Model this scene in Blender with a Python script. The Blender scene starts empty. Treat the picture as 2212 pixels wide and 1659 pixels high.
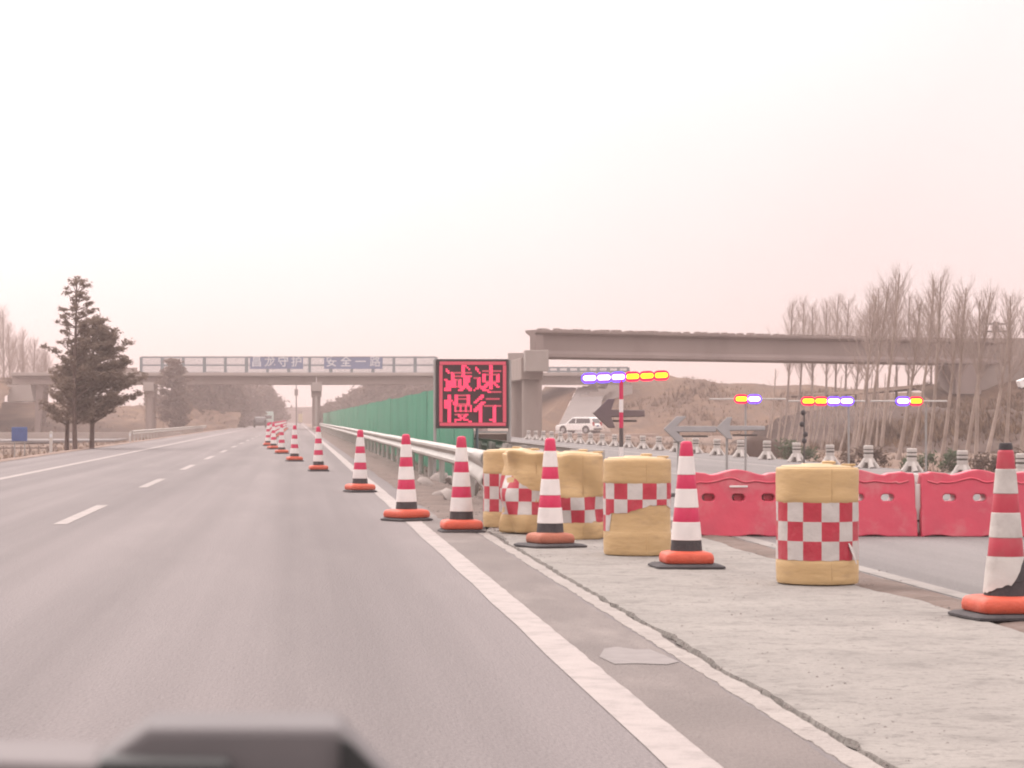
import bpy, math, random
from mathutils import Vector, noise, Matrix
R = math.radians
S = bpy.context.scene
C = S.collection

# ------------------------------------------------------------------ camera, world, sun, exposure
EYE = 1.2           # height of the lens above the road
F = 5300.0          # focal length in the units the photograph was measured in (2212 wide)
cam_d = bpy.data.cameras.new('camera'); cam = bpy.data.objects.new('camera', cam_d); C.objects.link(cam)
cam.location = (0, 0, EYE); cam.rotation_euler = (R(90), 0, 0)
cam_d.sensor_width = 36; cam_d.lens = F / 2212 * 36
cam_d.shift_x = .5 - 640 / 2212; cam_d.shift_y = (905 - 829.5) / 2212
cam_d.clip_start = .05; cam_d.clip_end = 6000
cam_d.dof.use_dof = True; cam_d.dof.focus_distance = 24; cam_d.dof.aperture_fstop = 17
S.camera = cam

SUN_EL, SUN_AZ = R(38), R(-35)      # azimuth from +Y towards +X: ahead and to the left
world = bpy.data.worlds.new('World'); S.world = world; world.use_nodes = True
nt = world.node_tree; N, L = nt.nodes, nt.links
bg = N['Background']
sky = N.new('ShaderNodeTexSky'); sky.sky_type = 'NISHITA'; sky.sun_disc = False
sky.sun_elevation = SUN_EL; sky.sun_rotation = SUN_AZ; sky.dust_density = 6; sky.air_density = 2; sky.ozone_density = 1
tc = N.new('ShaderNodeTexCoord'); sx = N.new('ShaderNodeSeparateXYZ'); L.new(tc.outputs['Generated'], sx.inputs[0])
ramp = N.new('ShaderNodeValToRGB'); L.new(sx.outputs['Z'], ramp.inputs[0])   # overcast: pale pink low down, bright overhead
e = ramp.color_ramp.elements
e[0].position = 0.0; e[0].color = (.93, .80, .79, 1)
e[1].position = .055; e[1].color = (.98, .85, .855, 1)
for p, c in ((.11, (1.0, .895, .90, 1)), (.2, (1.1, .995, .995, 1)), (.45, (2.6, 2.4, 2.35, 1)), (1, (3.1, 2.85, 2.8, 1))):
    k = e.new(p); k.color = c
az = N.new('ShaderNodeVectorMath'); az.operation = 'DOT_PRODUCT'
az.inputs[1].default_value = Vector((math.sin(R(-26)) * .88, math.cos(R(-26)) * .88, .47)).normalized()
L.new(tc.outputs['Generated'], az.inputs[0])
gl = N.new('ShaderNodeMapRange'); gl.inputs[1].default_value = .72; gl.inputs[2].default_value = .99
gl.inputs[3].default_value = .82; gl.inputs[4].default_value = 1.34; L.new(az.outputs['Value'], gl.inputs[0])
cl = N.new('ShaderNodeTexNoise'); cl.inputs['Scale'].default_value = 3.2; cl.inputs['Detail'].default_value = 3
L.new(tc.outputs['Generated'], cl.inputs['Vector'])
clr = N.new('ShaderNodeMapRange'); clr.inputs[1].default_value = .3; clr.inputs[2].default_value = .7
clr.inputs[3].default_value = .93; clr.inputs[4].default_value = 1.07; L.new(cl.outputs[0], clr.inputs[0])
m0 = N.new('ShaderNodeMath'); m0.operation = 'MULTIPLY'; L.new(gl.outputs[0], m0.inputs[0]); L.new(clr.outputs[0], m0.inputs[1])
m1 = N.new('ShaderNodeVectorMath'); m1.operation = 'SCALE'; L.new(ramp.outputs[0], m1.inputs[0]); L.new(m0.outputs[0], m1.inputs['Scale'])
sc1 = N.new('ShaderNodeVectorMath'); sc1.operation = 'SCALE'; sc1.inputs['Scale'].default_value = 10.0; L.new(m1.outputs[0], sc1.inputs[0])
mx = N.new('ShaderNodeMix'); mx.data_type = 'RGBA'; mx.inputs['Factor'].default_value = .93
L.new(sky.outputs[0], mx.inputs[6]); L.new(sc1.outputs[0], mx.inputs[7])
L.new(mx.outputs[2], bg.inputs[0]); bg.inputs[1].default_value = .1

sun_d = bpy.data.lights.new('sun', 'SUN'); sun_d.energy = 1.2; sun_d.angle = R(22); sun_d.color = (1, .93, .87)
sun = bpy.data.objects.new('sun', sun_d); C.objects.link(sun)
sun.rotation_euler = Vector((math.sin(SUN_AZ) * math.cos(SUN_EL), math.cos(SUN_AZ) * math.cos(SUN_EL), math.sin(SUN_EL))).to_track_quat('Z', 'Y').to_euler()
vs = S.view_settings; S.display_settings.display_device = 'sRGB'
vs.view_transform = 'Standard'; vs.look = 'None'; vs.exposure = .4; vs.gamma = 1; vs.use_curve_mapping = False
cy = S.cycles; cy.use_denoising = True; cy.max_bounces = 6; cy.diffuse_bounces = 3; cy.glossy_bounces = 2
cy.volume_bounces = 1; cy.transparent_max_bounces = 12; cy.caustics_reflective = False; cy.caustics_refractive = False
cy.pixel_filter_type = 'BLACKMAN_HARRIS'; cy.filter_width = 2.0

# ------------------------------------------------------------------ helpers
def GX(px, y): return (px - 640) * y / F                   # sideways place of a measured column at distance y
def GZ(py, y): return EYE - (py - 905) * y / F             # height of a measured row at distance y

def mat(name, c, c2=None, scale=4, rough=.75, bump=0, bscale=60, metal=0, stretch=(1, 1, 1), dirt=None, dscale=2, damt=.5, spec=.35, detail=5, vary=.05):
    m = bpy.data.materials.new(name); m.use_nodes = True
    n, l = m.node_tree.nodes, m.node_tree.links; b = n['Principled BSDF']
    b.inputs['Roughness'].default_value = rough; b.inputs['Metallic'].default_value = metal
    b.inputs['Specular IOR Level'].default_value = spec
    t = n.new('ShaderNodeTexCoord'); mp = n.new('ShaderNodeMapping'); mp.inputs['Scale'].default_value = stretch
    oi = n.new('ShaderNodeObjectInfo'); of = n.new('ShaderNodeVectorMath'); of.operation = 'MULTIPLY_ADD'      # every object gets its own patch of wear
    cb = n.new('ShaderNodeCombineXYZ'); l.new(oi.outputs['Random'], cb.inputs[0]); l.new(oi.outputs['Random'], cb.inputs[2])
    l.new(cb.outputs[0], of.inputs[0]); of.inputs[1].default_value = (41, 0, 23); l.new(t.outputs['Object'], of.inputs[2]); l.new(of.outputs[0], mp.inputs[0])
    c2 = c2 or tuple(x * .86 for x in c)
    nz = n.new('ShaderNodeTexNoise'); nz.inputs['Scale'].default_value = scale; nz.inputs['Detail'].default_value = detail
    l.new(mp.outputs[0], nz.inputs['Vector'])
    r = n.new('ShaderNodeMapRange'); r.inputs[1].default_value = .32; r.inputs[2].default_value = .68; l.new(nz.outputs[0], r.inputs[0])
    x = n.new('ShaderNodeMix'); x.data_type = 'RGBA'; x.inputs[6].default_value = (*c, 1); x.inputs[7].default_value = (*c2, 1)
    l.new(r.outputs[0], x.inputs['Factor']); out = x.outputs[2]
    if dirt:
        d = n.new('ShaderNodeTexNoise'); d.inputs['Scale'].default_value = dscale; d.inputs['Detail'].default_value = 7; d.inputs['Roughness'].default_value = .65
        l.new(mp.outputs[0], d.inputs['Vector'])
        q = n.new('ShaderNodeMapRange'); q.inputs[1].default_value = .5; q.inputs[2].default_value = .72; q.inputs[4].default_value = damt
        l.new(d.outputs[0], q.inputs[0])
        y = n.new('ShaderNodeMix'); y.data_type = 'RGBA'; y.inputs[7].default_value = (*dirt, 1)
        l.new(out, y.inputs[6]); l.new(q.outputs[0], y.inputs['Factor']); out = y.outputs[2]
    vr = n.new('ShaderNodeMapRange'); vr.inputs[3].default_value = 1 - vary; vr.inputs[4].default_value = 1 + vary; l.new(oi.outputs['Random'], vr.inputs[0])
    vv_ = n.new('ShaderNodeVectorMath'); vv_.operation = 'SCALE'; l.new(out, vv_.inputs[0]); l.new(vr.outputs[0], vv_.inputs['Scale']); out = vv_.outputs[0]
    l.new(out, b.inputs['Base Color'])
    if bump:
        g = n.new('ShaderNodeTexNoise'); g.inputs['Scale'].default_value = bscale; g.inputs['Detail'].default_value = 4
        l.new(mp.outputs[0], g.inputs['Vector'])
        bm_ = n.new('ShaderNodeBump'); bm_.inputs['Strength'].default_value = bump; bm_.inputs['Distance'].default_value = .02
        l.new(g.outputs[0], bm_.inputs['Height']); l.new(bm_.outputs[0], b.inputs['Normal'])
    return m

def glow(name, c, strength):
    m = bpy.data.materials.new(name); m.use_nodes = True
    b = m.node_tree.nodes['Principled BSDF']; b.inputs['Base Color'].default_value = (*[x * .12 for x in c], 1)
    b.inputs['Emission Color'].default_value = (*c, 1); b.inputs['Emission Strength'].default_value = strength
    return m

class MB:
    def __init__(s): s.v = []; s.f = []; s.m = []
    def face(s, idx, mi=0): s.f.append(idx); s.m.append(mi)
    def box(s, c, d, rz=0, mi=0, rx=0, ry=0, taper=1):
        M = Matrix.Rotation(rz, 3, 'Z') @ Matrix.Rotation(ry, 3, 'Y') @ Matrix.Rotation(rx, 3, 'X'); b = len(s.v)
        for z in (-.5, .5):
            k = taper if z > 0 else 1
            for x, y in ((-.5, -.5), (.5, -.5), (.5, .5), (-.5, .5)):
                s.v.append(Vector(c) + M @ Vector((x * d[0] * k, y * d[1] * k, z * d[2])))
        for q in ((3, 2, 1, 0), (4, 5, 6, 7), (0, 1, 5, 4), (1, 2, 6, 5), (2, 3, 7, 6), (3, 0, 4, 7)): s.face([b + i for i in q], mi)
        return s
    def tube(s, pts, rad, n=6, mi=0, cap=True):
        pts = [Vector(p) for p in pts]
        if not hasattr(rad, '__len__'): rad = [rad] * len(pts)
        b = len(s.v); prev = None
        for i, p in enumerate(pts):
            d = (pts[min(i + 1, len(pts) - 1)] - pts[max(i - 1, 0)]).normalized()
            a = prev if prev is not None else (Vector((1, 0, 0)) if abs(d.x) < .8 else Vector((0, 1, 0)))
            u = (a - d * a.dot(d)).normalized(); w = d.cross(u); prev = u
            for k in range(n):
                t = 2 * math.pi * k / n; s.v.append(p + (u * math.cos(t) + w * math.sin(t)) * rad[i])
        for i in range(len(pts) - 1):
            for k in range(n): s.face([b + i * n + k, b + i * n + (k + 1) % n, b + (i + 1) * n + (k + 1) % n, b + (i + 1) * n + k], mi)
        if cap:
            s.face([b + k for k in reversed(range(n))], mi); e0 = b + (len(pts) - 1) * n; s.face([e0 + k for k in range(n)], mi)
        return s
    def lathe(s, prof, n=28, mis=None, squ=None, cap=True):
        b = len(s.v)
        for j, (r, z) in enumerate(prof):
            for k in range(n):
                t = 2 * math.pi * k / n; ct, st = math.cos(t), math.sin(t)
                q = squ[j] if squ else 2
                rr = r / ((abs(ct) ** q + abs(st) ** q) ** (1 / q))
                s.v.append(Vector((rr * ct, rr * st, z)))
        for j in range(len(prof) - 1):
            for k in range(n): s.face([b + j * n + k, b + j * n + (k + 1) % n, b + (j + 1) * n + (k + 1) % n, b + (j + 1) * n + k], mis[j] if mis else 0)
        if cap:
            s.face([b + k for k in reversed(range(n))], mis[0] if mis else 0); e0 = b + (len(prof) - 1) * n; s.face([e0 + k for k in range(n)], mis[-1] if mis else 0)
        return s
    def prism(s, poly, h0, h1, axis='y', mi=0):
        # poly of (a, b): axis y -> (x, z), axis x -> (y, z), axis z -> (x, y)
        P = {'y': lambda a, b, h: (a, h, b), 'x': lambda a, b, h: (h, a, b), 'z': lambda a, b, h: (a, b, h)}[axis]
        b = len(s.v); n = len(poly)
        for h in (h0, h1):
            for a, c in poly: s.v.append(Vector(P(a, c, h)))
        s.face([b + i for i in reversed(range(n))], mi); s.face([b + n + i for i in range(n)], mi)
        for i in range(n): s.face([b + i, b + (i + 1) % n, b + n + (i + 1) % n, b + n + i], mi)
        return s
    def grid(s, xs, ys, fz, mi=0):
        b = len(s.v); nx = len(xs)
        for y in ys:
            for x in xs: s.v.append(Vector((x, y, fz(x, y))))
        for j in range(len(ys) - 1):
            for i in range(nx - 1): s.face([b + j * nx + i, b + j * nx + i + 1, b + (j + 1) * nx + i + 1, b + (j + 1) * nx + i], mi)
        return s
    def shift(s, d):
        d = Vector(d); s.v = [p + d for p in s.v]; return s
    def mesh(s, name, mats, smooth=None, recalc=True):
        me = bpy.data.meshes.new(name); me.from_pydata([tuple(p) for p in s.v], [], s.f)
        for m in (mats if isinstance(mats, (list, tuple)) else [mats]): me.materials.append(m)
        me.polygons.foreach_set('material_index', s.m)
        if recalc:
            import bmesh
            bm = bmesh.new(); bm.from_mesh(me); bmesh.ops.recalc_face_normals(bm, faces=bm.faces); bm.to_mesh(me); bm.free()
        if smooth is not None:
            me.polygons.foreach_set('use_smooth', [True] * len(me.polygons)); me.set_sharp_from_angle(angle=R(smooth))
        return me
    def obj(s, name, mats, parent=None, smooth=None, bevel=0, recalc=True, loc=None):
        o = bpy.data.objects.new(name, s.mesh(name, mats, smooth, recalc)); C.objects.link(o)
        if parent: o.parent = parent
        if loc: o.location = loc
        if bevel:
            b = o.modifiers.new('edge', 'BEVEL'); b.width = bevel; b.segments = 2; b.limit_method = 'ANGLE'; b.angle_limit = R(40)
        return o

def tag(o, label, cat, group=None):
    o['label'] = label; o['category'] = cat
    if group: o['group'] = group
    return o
def thing(name, label, cat, loc=(0, 0, 0), rz=0, group=None):
    o = bpy.data.objects.new(name, None); C.objects.link(o); o.empty_display_size = .2
    o.location = loc; o.rotation_euler = (0, 0, rz); return tag(o, label, cat, group)
def setting(o): o['kind'] = 'structure'; return o
def dup(root, loc, rz=0, label=None, group=None, scale=1, tilt=(0, 0)):
    r = root.copy(); C.objects.link(r); r.location = loc; r.rotation_euler = (tilt[0], tilt[1], rz); r.scale = (scale,) * 3
    if label: r['label'] = label
    if group: r['group'] = group
    for ch in list(root.children):
        c = ch.copy(); C.objects.link(c); c.parent = r
        for g in list(ch.children):
            d = g.copy(); C.objects.link(d); d.parent = c
    return r
def text_mesh(body, size, name):
    cu = bpy.data.curves.new(name, 'FONT'); cu.body = body; cu.size = size; cu.align_x = 'CENTER'; cu.align_y = 'CENTER'; cu.extrude = .01; cu.offset = size * .012
    o = bpy.data.objects.new(name, cu); C.objects.link(o); bpy.context.view_layer.update()
    me = bpy.data.meshes.new_from_object(o.evaluated_get(bpy.context.evaluated_depsgraph_get()))
    bpy.data.objects.remove(o); me.name = name; me.materials.clear(); return me
def ns(x, y, z=0): return noise.noise(Vector((x, y, z)))

ORD = 'first second third fourth fifth sixth seventh eighth ninth tenth eleventh twelfth thirteenth fourteenth fifteenth sixteenth seventeenth eighteenth nineteenth twentieth twenty-first twenty-second twenty-third twenty-fourth twenty-fifth twenty-sixth twenty-seventh twenty-eighth twenty-ninth thirtieth'.split()

# ------------------------------------------------------------------ materials
def road_mat(name, c, c2, streak):
    m = mat(name, c, c2, scale=.5, rough=.92, bump=.5, bscale=90, stretch=(1, .12, 1), dirt=streak, dscale=1.1, damt=.45, spec=.15, vary=0)
    n, l = m.node_tree.nodes, m.node_tree.links; b = n['Principled BSDF']
    src = b.inputs['Base Color'].links[0].from_socket
    t = n.new('ShaderNodeTexCoord'); g = n.new('ShaderNodeTexNoise'); g.inputs['Scale'].default_value = 55; g.inputs['Detail'].default_value = 3
    l.new(t.outputs['Object'], g.inputs['Vector'])
    r = n.new('ShaderNodeMapRange'); r.inputs[1].default_value = .3; r.inputs[2].default_value = .7; r.inputs[3].default_value = .84; r.inputs[4].default_value = 1.16
    l.new(g.outputs[0], r.inputs[0])
    mp2 = n.new('ShaderNodeMapping'); mp2.inputs['Scale'].default_value = (1.5, .012, 1); l.new(t.outputs['Object'], mp2.inputs[0])
    k = n.new('ShaderNodeTexNoise'); k.inputs['Scale'].default_value = .9; k.inputs['Detail'].default_value = 4; l.new(mp2.outputs[0], k.inputs['Vector'])
    kr = n.new('ShaderNodeMapRange'); kr.inputs[1].default_value = .35; kr.inputs[2].default_value = .65; kr.inputs[3].default_value = .86; kr.inputs[4].default_value = 1.1
    l.new(k.outputs[0], kr.inputs[0])
    km = n.new('ShaderNodeMath'); km.operation = 'MULTIPLY'; l.new(r.outputs[0], km.inputs[0]); l.new(kr.outputs[0], km.inputs[1]); r = km
    v = n.new('ShaderNodeVectorMath'); v.operation = 'SCALE'; l.new(src, v.inputs[0]); l.new(r.outputs[0], v.inputs['Scale'])
    l.new(v.outputs[0], b.inputs['Base Color']); return m
def concrete_mat(name, c, c2, pit):
    m = mat(name, c, c2, scale=1.1, rough=.95, bump=.9, bscale=22, dirt=pit, dscale=6.5, damt=.55, detail=8)
    n, l = m.node_tree.nodes, m.node_tree.links; b = n['Principled BSDF']; src = b.inputs['Base Color'].links[0].from_socket
    t = n.new('ShaderNodeTexCoord')
    for sc_, lo, hi, amt in ((13, .60, .66, .6), (34, .60, .68, .5), (2.2, .56, .72, .45)):
        g = n.new('ShaderNodeTexNoise'); g.inputs['Scale'].default_value = sc_; g.inputs['Detail'].default_value = 3; g.inputs['Roughness'].default_value = .6
        l.new(t.outputs['Object'], g.inputs['Vector'])
        r = n.new('ShaderNodeMapRange'); r.inputs[1].default_value = lo; r.inputs[2].default_value = hi; r.inputs[4].default_value = amt; l.new(g.outputs[0], r.inputs[0])
        y = n.new('ShaderNodeMix'); y.data_type = 'RGBA'; y.inputs[7].default_value = (*pit, 1); l.new(src, y.inputs[6]); l.new(r.outputs[0], y.inputs['Factor']); src = y.outputs[2]
    l.new(src, b.inputs['Base Color']); return m
def leaf_mat(name, c, c2, scale):
    m = mat(name, c, c2, scale=scale, rough=.9, spec=.1); n, l = m.node_tree.nodes, m.node_tree.links; b = n['Principled BSDF']
    src = b.inputs['Base Color'].links[0].from_socket; o = n['Material Output']
    t = n.new('ShaderNodeBsdfTranslucent'); l.new(src, t.inputs[0]); x = n.new('ShaderNodeMixShader'); x.inputs[0].default_value = .45
    l.new(b.outputs[0], x.inputs[1]); l.new(t.outputs[0], x.inputs[2]); l.new(x.outputs[0], o.inputs['Surface']); return m
M = dict(
    asphalt=road_mat('worn_asphalt', (.165, .143, .141), (.143, .124, .123), (.188, .165, .16)),
    asphalt2=road_mat('pale_asphalt', (.165, .148, .145), (.142, .13, .127), (.19, .172, .165)),
    concrete_ground=concrete_mat('rough_concrete_slab', (.222, .200, .182), (.182, .163, .149), (.088, .076, .069)),
    edge_concrete=concrete_mat('pale_edge_concrete', (.26, .228, .21), (.22, .192, .178), (.15, .128, .118)),
    shoulder=mat('stained_shoulder', (.132, .107, .099), (.105, .085, .079), scale=2.5, rough=.85, bump=.6, bscale=60, dirt=(.185, .155, .142), dscale=2.2, damt=.7, stretch=(1, .3, 1), detail=8),
    crack=mat('joint_dirt', (.075, .06, .055), (.12, .095, .086), scale=9, bump=.8),
    dirt=mat('median_dirt', (.125, .088, .074), (.085, .06, .05), scale=1.6, rough=1, bump=1, bscale=12, dirt=(.18, .142, .127), dscale=3, damt=.6),
    dusty=mat('roadside_dust', (.215, .145, .115), (.15, .10, .078), scale=.8, rough=1, bump=.7, bscale=10),
    terrain=mat('dry_field', (.145, .088, .062), (.095, .062, .046), scale=.12, rough=1, bump=.8, bscale=3, dirt=(.19, .13, .09), dscale=.5, damt=.7, detail=9),
    bank=mat('dry_bank_grass', (.110, .060, .034), (.066, .037, .024), scale=.35, rough=1, bump=1, bscale=5, dirt=(.148, .09, .052), dscale=.6, damt=.75, detail=9),
    soil=mat('bare_soil', (.062, .035, .026), (.042, .025, .02), scale=.6, rough=1, bump=1, bscale=5, dirt=(.105, .065, .044), dscale=.9, damt=.6, detail=9),
    paint=mat('road_paint', (.272, .233, .22), (.238, .204, .193), scale=6, rough=.8, bump=.3, bscale=70, dirt=(.175, .15, .142), dscale=6, damt=.75),
    old_red=mat('aged_red_sheet', (.37, .034, .056), (.33, .03, .048), scale=7, rough=.6, dirt=(.30, .08, .085), dscale=5, damt=.5),
    old_white=mat('aged_white_sheet', (.45, .41, .385), (.40, .36, .34), scale=6, rough=.6, bump=.4, bscale=12, dirt=(.27, .24, .222), dscale=5, damt=.6),
    faded=mat('faded_road_paint', (.235, .21, .195), (.19, .17, .158), scale=6, rough=.9, dirt=(.145, .128, .12), dscale=4, damt=.85),
    red=mat('cone_red_sheet', (.48, .02, .078), (.43, .018, .066), scale=9, rough=.55),
    white=mat('cone_white_sheet', (.60, .545, .525), (.56, .51, .495), scale=8, rough=.5, dirt=(.46, .41, .395), dscale=6, damt=.45),
    rubber=mat('black_rubber', (.035, .03, .033), (.05, .043, .045), scale=12, rough=.85, bump=.3, bscale=80),
    orange=mat('orange_plastic', (.47, .072, .036), (.42, .06, .03), scale=14, rough=.6, bump=.3, bscale=50, dirt=(.40, .14, .10), dscale=6, damt=.35),
    orange_old=mat('faded_orange_plastic', (.34, .115, .07), (.29, .095, .06), scale=10, rough=.75, bump=.3, bscale=40),
    yellow=mat('sun_bleached_yellow_plastic', (.445, .296, .146), (.39, .255, .12), scale=3, rough=.6, bump=.3, bscale=8, stretch=(1, 1, 3), dirt=(.28, .185, .10), dscale=5, damt=.55, detail=8),
    yellow_top=mat('pale_yellow_lid', (.44, .33, .20), (.40, .28, .15), scale=5, rough=.65, bump=.4, bscale=15),
    check_red=mat('red_check_tape', (.37, .024, .045), (.32, .02, .036), scale=10, rough=.45, bump=.4, bscale=14, dirt=(.35, .07, .085), dscale=4, damt=.5),
    check_white=mat('white_check_tape', (.45, .405, .385), (.40, .36, .345), scale=7, rough=.5, bump=.4, bscale=14, dirt=(.30, .265, .25), dscale=6, damt=.45),
    barrier=mat('red_barrier_plastic', (.47, .042, .075), (.40, .042, .072), scale=3, rough=.4, bump=.35, bscale=7, dirt=(.42, .16, .165), dscale=2.5, damt=.75, detail=8),
    steel=mat('galvanised_steel', (.34, .31, .285), (.29, .265, .245), scale=3, rough=.5, stretch=(1, .4, 2), dirt=(.2, .175, .155), dscale=2, damt=.5),
    pole=mat('grey_pole', (.28, .26, .25), rough=.5),
    darkpole=mat('dark_pole', (.08, .065, .062), rough=.6),
    green=mat('green_hoarding_sheet', (.026, .205, .118), (.022, .165, .10), scale=.35, rough=.6, stretch=(1, 1, .25), dirt=(.055, .205, .142), dscale=.8, damt=.5),
    black=mat('sign_housing', (.045, .035, .036), rough=.6),
    panel=mat('unlit_display', (.06, .03, .036), (.05, .026, .03), scale=40, rough=.6, spec=.2),
    concrete=mat('bridge_concrete', (.235, .186, .165), (.20, .157, .14), scale=.35, rough=.95, bump=.3, bscale=4, dirt=(.14, .108, .095), dscale=.6, damt=.6, stretch=(1, 1, .3), detail=8),
    beamc=mat('weathered_beam_concrete', (.225, .172, .157), (.19, .145, .133), scale=.4, rough=.95, dirt=(.13, .096, .088), dscale=.5, damt=.6, stretch=(.6, 1, .25), detail=8),
    pale=mat('pale_concrete', (.28, .24, .22), (.25, .21, .195), scale=.4, rough=.95, dirt=(.2, .17, .15), dscale=.5, damt=.5),
    paving=mat('slope_paving', (.175, .152, .144), (.15, .13, .124), scale=.5, rough=.95, bump=.3, bscale=3),
    fence=mat('railing_paint', (.10, .135, .155), rough=.6),
    mesh=mat('mesh_wire', (.15, .19, .21), rough=.6),
    banner=mat('blue_banner', (.09, .125, .22), (.10, .14, .25), scale=1, rough=.6),
    lettering=mat('white_lettering', (.5, .5, .53), rough=.6),
    bark=mat('poplar_bark', (.32, .25, .215), (.21, .16, .135), scale=2, rough=.95, bump=.3, bscale=9),
    bark_far=mat('grey_bark', (.19, .145, .126), (.15, .113, .098), scale=2, rough=.95),
    twig=mat('bare_twigs', (.32, .255, .225), (.27, .21, .185), scale=2, rough=1),
    pinebark=mat('pine_bark', (.11, .072, .06), (.08, .052, .046), scale=4, rough=1),
    needle=leaf_mat('pine_needles', (.205, .152, .12), (.155, .117, .094), 3),
    needle2=leaf_mat('dull_evergreen', (.13, .092, .074), (.10, .072, .06), .8),
    shrub=leaf_mat('shrub_leaf', (.07, .10, .062), (.085, .092, .06), 4),
    carwhite=mat('white_car_paint', (.72, .68, .67), (.7, .66, .65), scale=1, rough=.25, spec=.5),
    cardark=mat('dark_car_paint', (.022, .02, .022), rough=.3, spec=.5),
    teal=mat('pale_green_tarpaulin', (.36, .45, .41), (.32, .41, .38), scale=1.5, rough=.7),
    glass=mat('car_glass', (.03, .03, .033), rough=.08, spec=.6),
    tyre=mat('tyre_rubber', (.02, .018, .018), rough=.9),
    rim=mat('wheel_rim', (.3, .28, .28), rough=.35),
    tail=mat('tail_lamp', (.3, .015, .02), rough=.2),
    blue=mat('blue_sign_sheet', (.035, .075, .22), rough=.5),
    arrow=mat('grey_arrow_panel', (.27, .25, .25), (.235, .22, .22), scale=6, rough=.5),
    arrow_dark=mat('dark_arrow_panel', (.125, .092, .09), (.105, .078, .076), scale=6, rough=.55),
    postwhite=mat('post_white', (.42, .375, .35), (.37, .33, .31), scale=6, rough=.7),
    postgrey=mat('post_grey', (.085, .07, .064), rough=.8),
    device=mat('grey_device_plastic', (.125, .11, .112), (.112, .098, .1), scale=20, rough=.75),
    device_dark=mat('dark_device_plastic', (.022, .021, .021), rough=.6),
    dash=mat('dashboard_skin', (.12, .102, .102), (.105, .09, .09), scale=30, rough=.8),
    tarp=mat('dark_tarpaulin', (.06, .055, .05), (.1, .09, .08), scale=5, rough=.8),
    led=glow('lit_red_dots', (1.0, .045, .125), 1.05), led_dim=glow('dim_red_dots', (.56, .06, .095), .8),
    amber=glow('lit_amber', (1.0, .66, .01), 2.6), amber_red=glow('lit_orange_red', (1, .0, .05), 1.6),
    bluew=glow('lit_blue_white', (.50, .42, 1.0), 6.0), bluev=glow('lit_violet', (.10, .03, 1.0), 3.0), cream=glow('lit_cream', (1, .82, .55), 1.0),
)

# ------------------------------------------------------------------ ground, roads, markings
def fr(a, b, n): return [a + (b - a) * i / (n - 1) for i in range(n)]
def terr(x, y):
    h = -.55
    if -10.5 < x < 15.5: h = -.4 if not (2.1 < x < 4.5) else -.24 + .05 * ns(x * 2, y * .7)
    elif x <= -10.5: h = -.45 - .35 * min(1, (-10.5 - x) / 15) + .12 * ns(x * .15, y * .05)
    else: h = -.4 - .25 * min(1, (x - 15.5) / 25) + .18 * ns(x * .2, y * .08)
    return h
xs = sorted(set([-1400, -900, -600, -420, -300] + fr(-220, -24, 50) + fr(-24, -9, 26) + [2.0, 2.1] + fr(2.2, 4.4, 8) + [4.5, 6, 9, 12, 14.3, 15.5] + fr(16, 60, 60) + fr(62, 220, 50) + [300, 420, 600, 900, 1400]))
ys = sorted(set(fr(-40, 30, 12) + fr(30, 120, 60) + fr(123, 400, 70) + [430, 480, 540, 620, 720, 850, 1000, 1200, 1500]))
setting(MB().grid(xs, ys, terr).obj('ground', M['terrain'], smooth=60, recalc=False))

setting(MB().prism([(-8.5, -.5), (-8.45, 0), (1.93, 0), (1.93, -.5)], -30, 1400).obj('road', M['asphalt']))
far = MB().prism([(4.42, -.5), (4.42, -.012), (14.6, -.012), (14.9, -.5)], -30, 1400)
setting(far.obj('opposite_road', M['asphalt2']))
setting(MB().prism([(1.93, -.5), (1.93, -.03), (4.42, -.03), (4.42, -.5)], -30, 34).obj('paved_median_base', M['crack']))
# left verge, dusty strip
v = MB(); yv = fr(-10, 420, 160)
v.grid(fr(-11.2, -8.2, 9), yv, lambda x, y: .012 - .45 * max(0, (-8.75 - x) / 2.4) + .02 * ns(x * 2, y * .5) * (x < -8.6))
setting(v.obj('verge', M['dusty'], smooth=60, recalc=False))
# broken edge strip, and the slab it borders
def wob(y, s=1.0): return .026 * ns(y * .9, 3.1 * s) + .02 * ns(y * 4.2, 7.7 * s) + .008 * ns(y * 15, 2.2 * s)
st = MB(); rows = fr(-4, 27, 420)
for a, b in zip(rows[:-1], rows[1:]):
    if ns(a * .55, 91) > .34 and a > 14: continue
    i = len(st.v)
    for y in (a, b):
        x0, x1 = 1.90 + abs(wob(y, 2)) * 1.2, 2.01 + wob(y)
        st.v += [Vector((x0, y, 0.004)), Vector((x1, y, .006)), Vector((x1, y, -.03)), Vector((x0, y, -.03))]
    for q in ((0, 1, 5, 4), (1, 2, 6, 5), (3, 0, 4, 7)): st.face([i + k for k in q])
setting(st.obj('slab_edge_strip', M['edge_concrete'], recalc=False))
so_ = MB(); rows = fr(3, 33, 300)
for y in rows: so_.v += [Vector((1.462 + .012 * ns(y * 3, 4), y, .0045)), Vector((1.885 + .03 * ns(y * 1.1, 31) + .02 * ns(y * 5, 32), y, .0045))]
for j in range(299): so_.face([2 * j, 2 * j + 1, 2 * j + 3, 2 * j + 2])
setting(so_.obj('road_shoulder', M['shoulder'], recalc=False))
sl = MB(); rows = fr(-4, 33.5, 420); nx = 26
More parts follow.
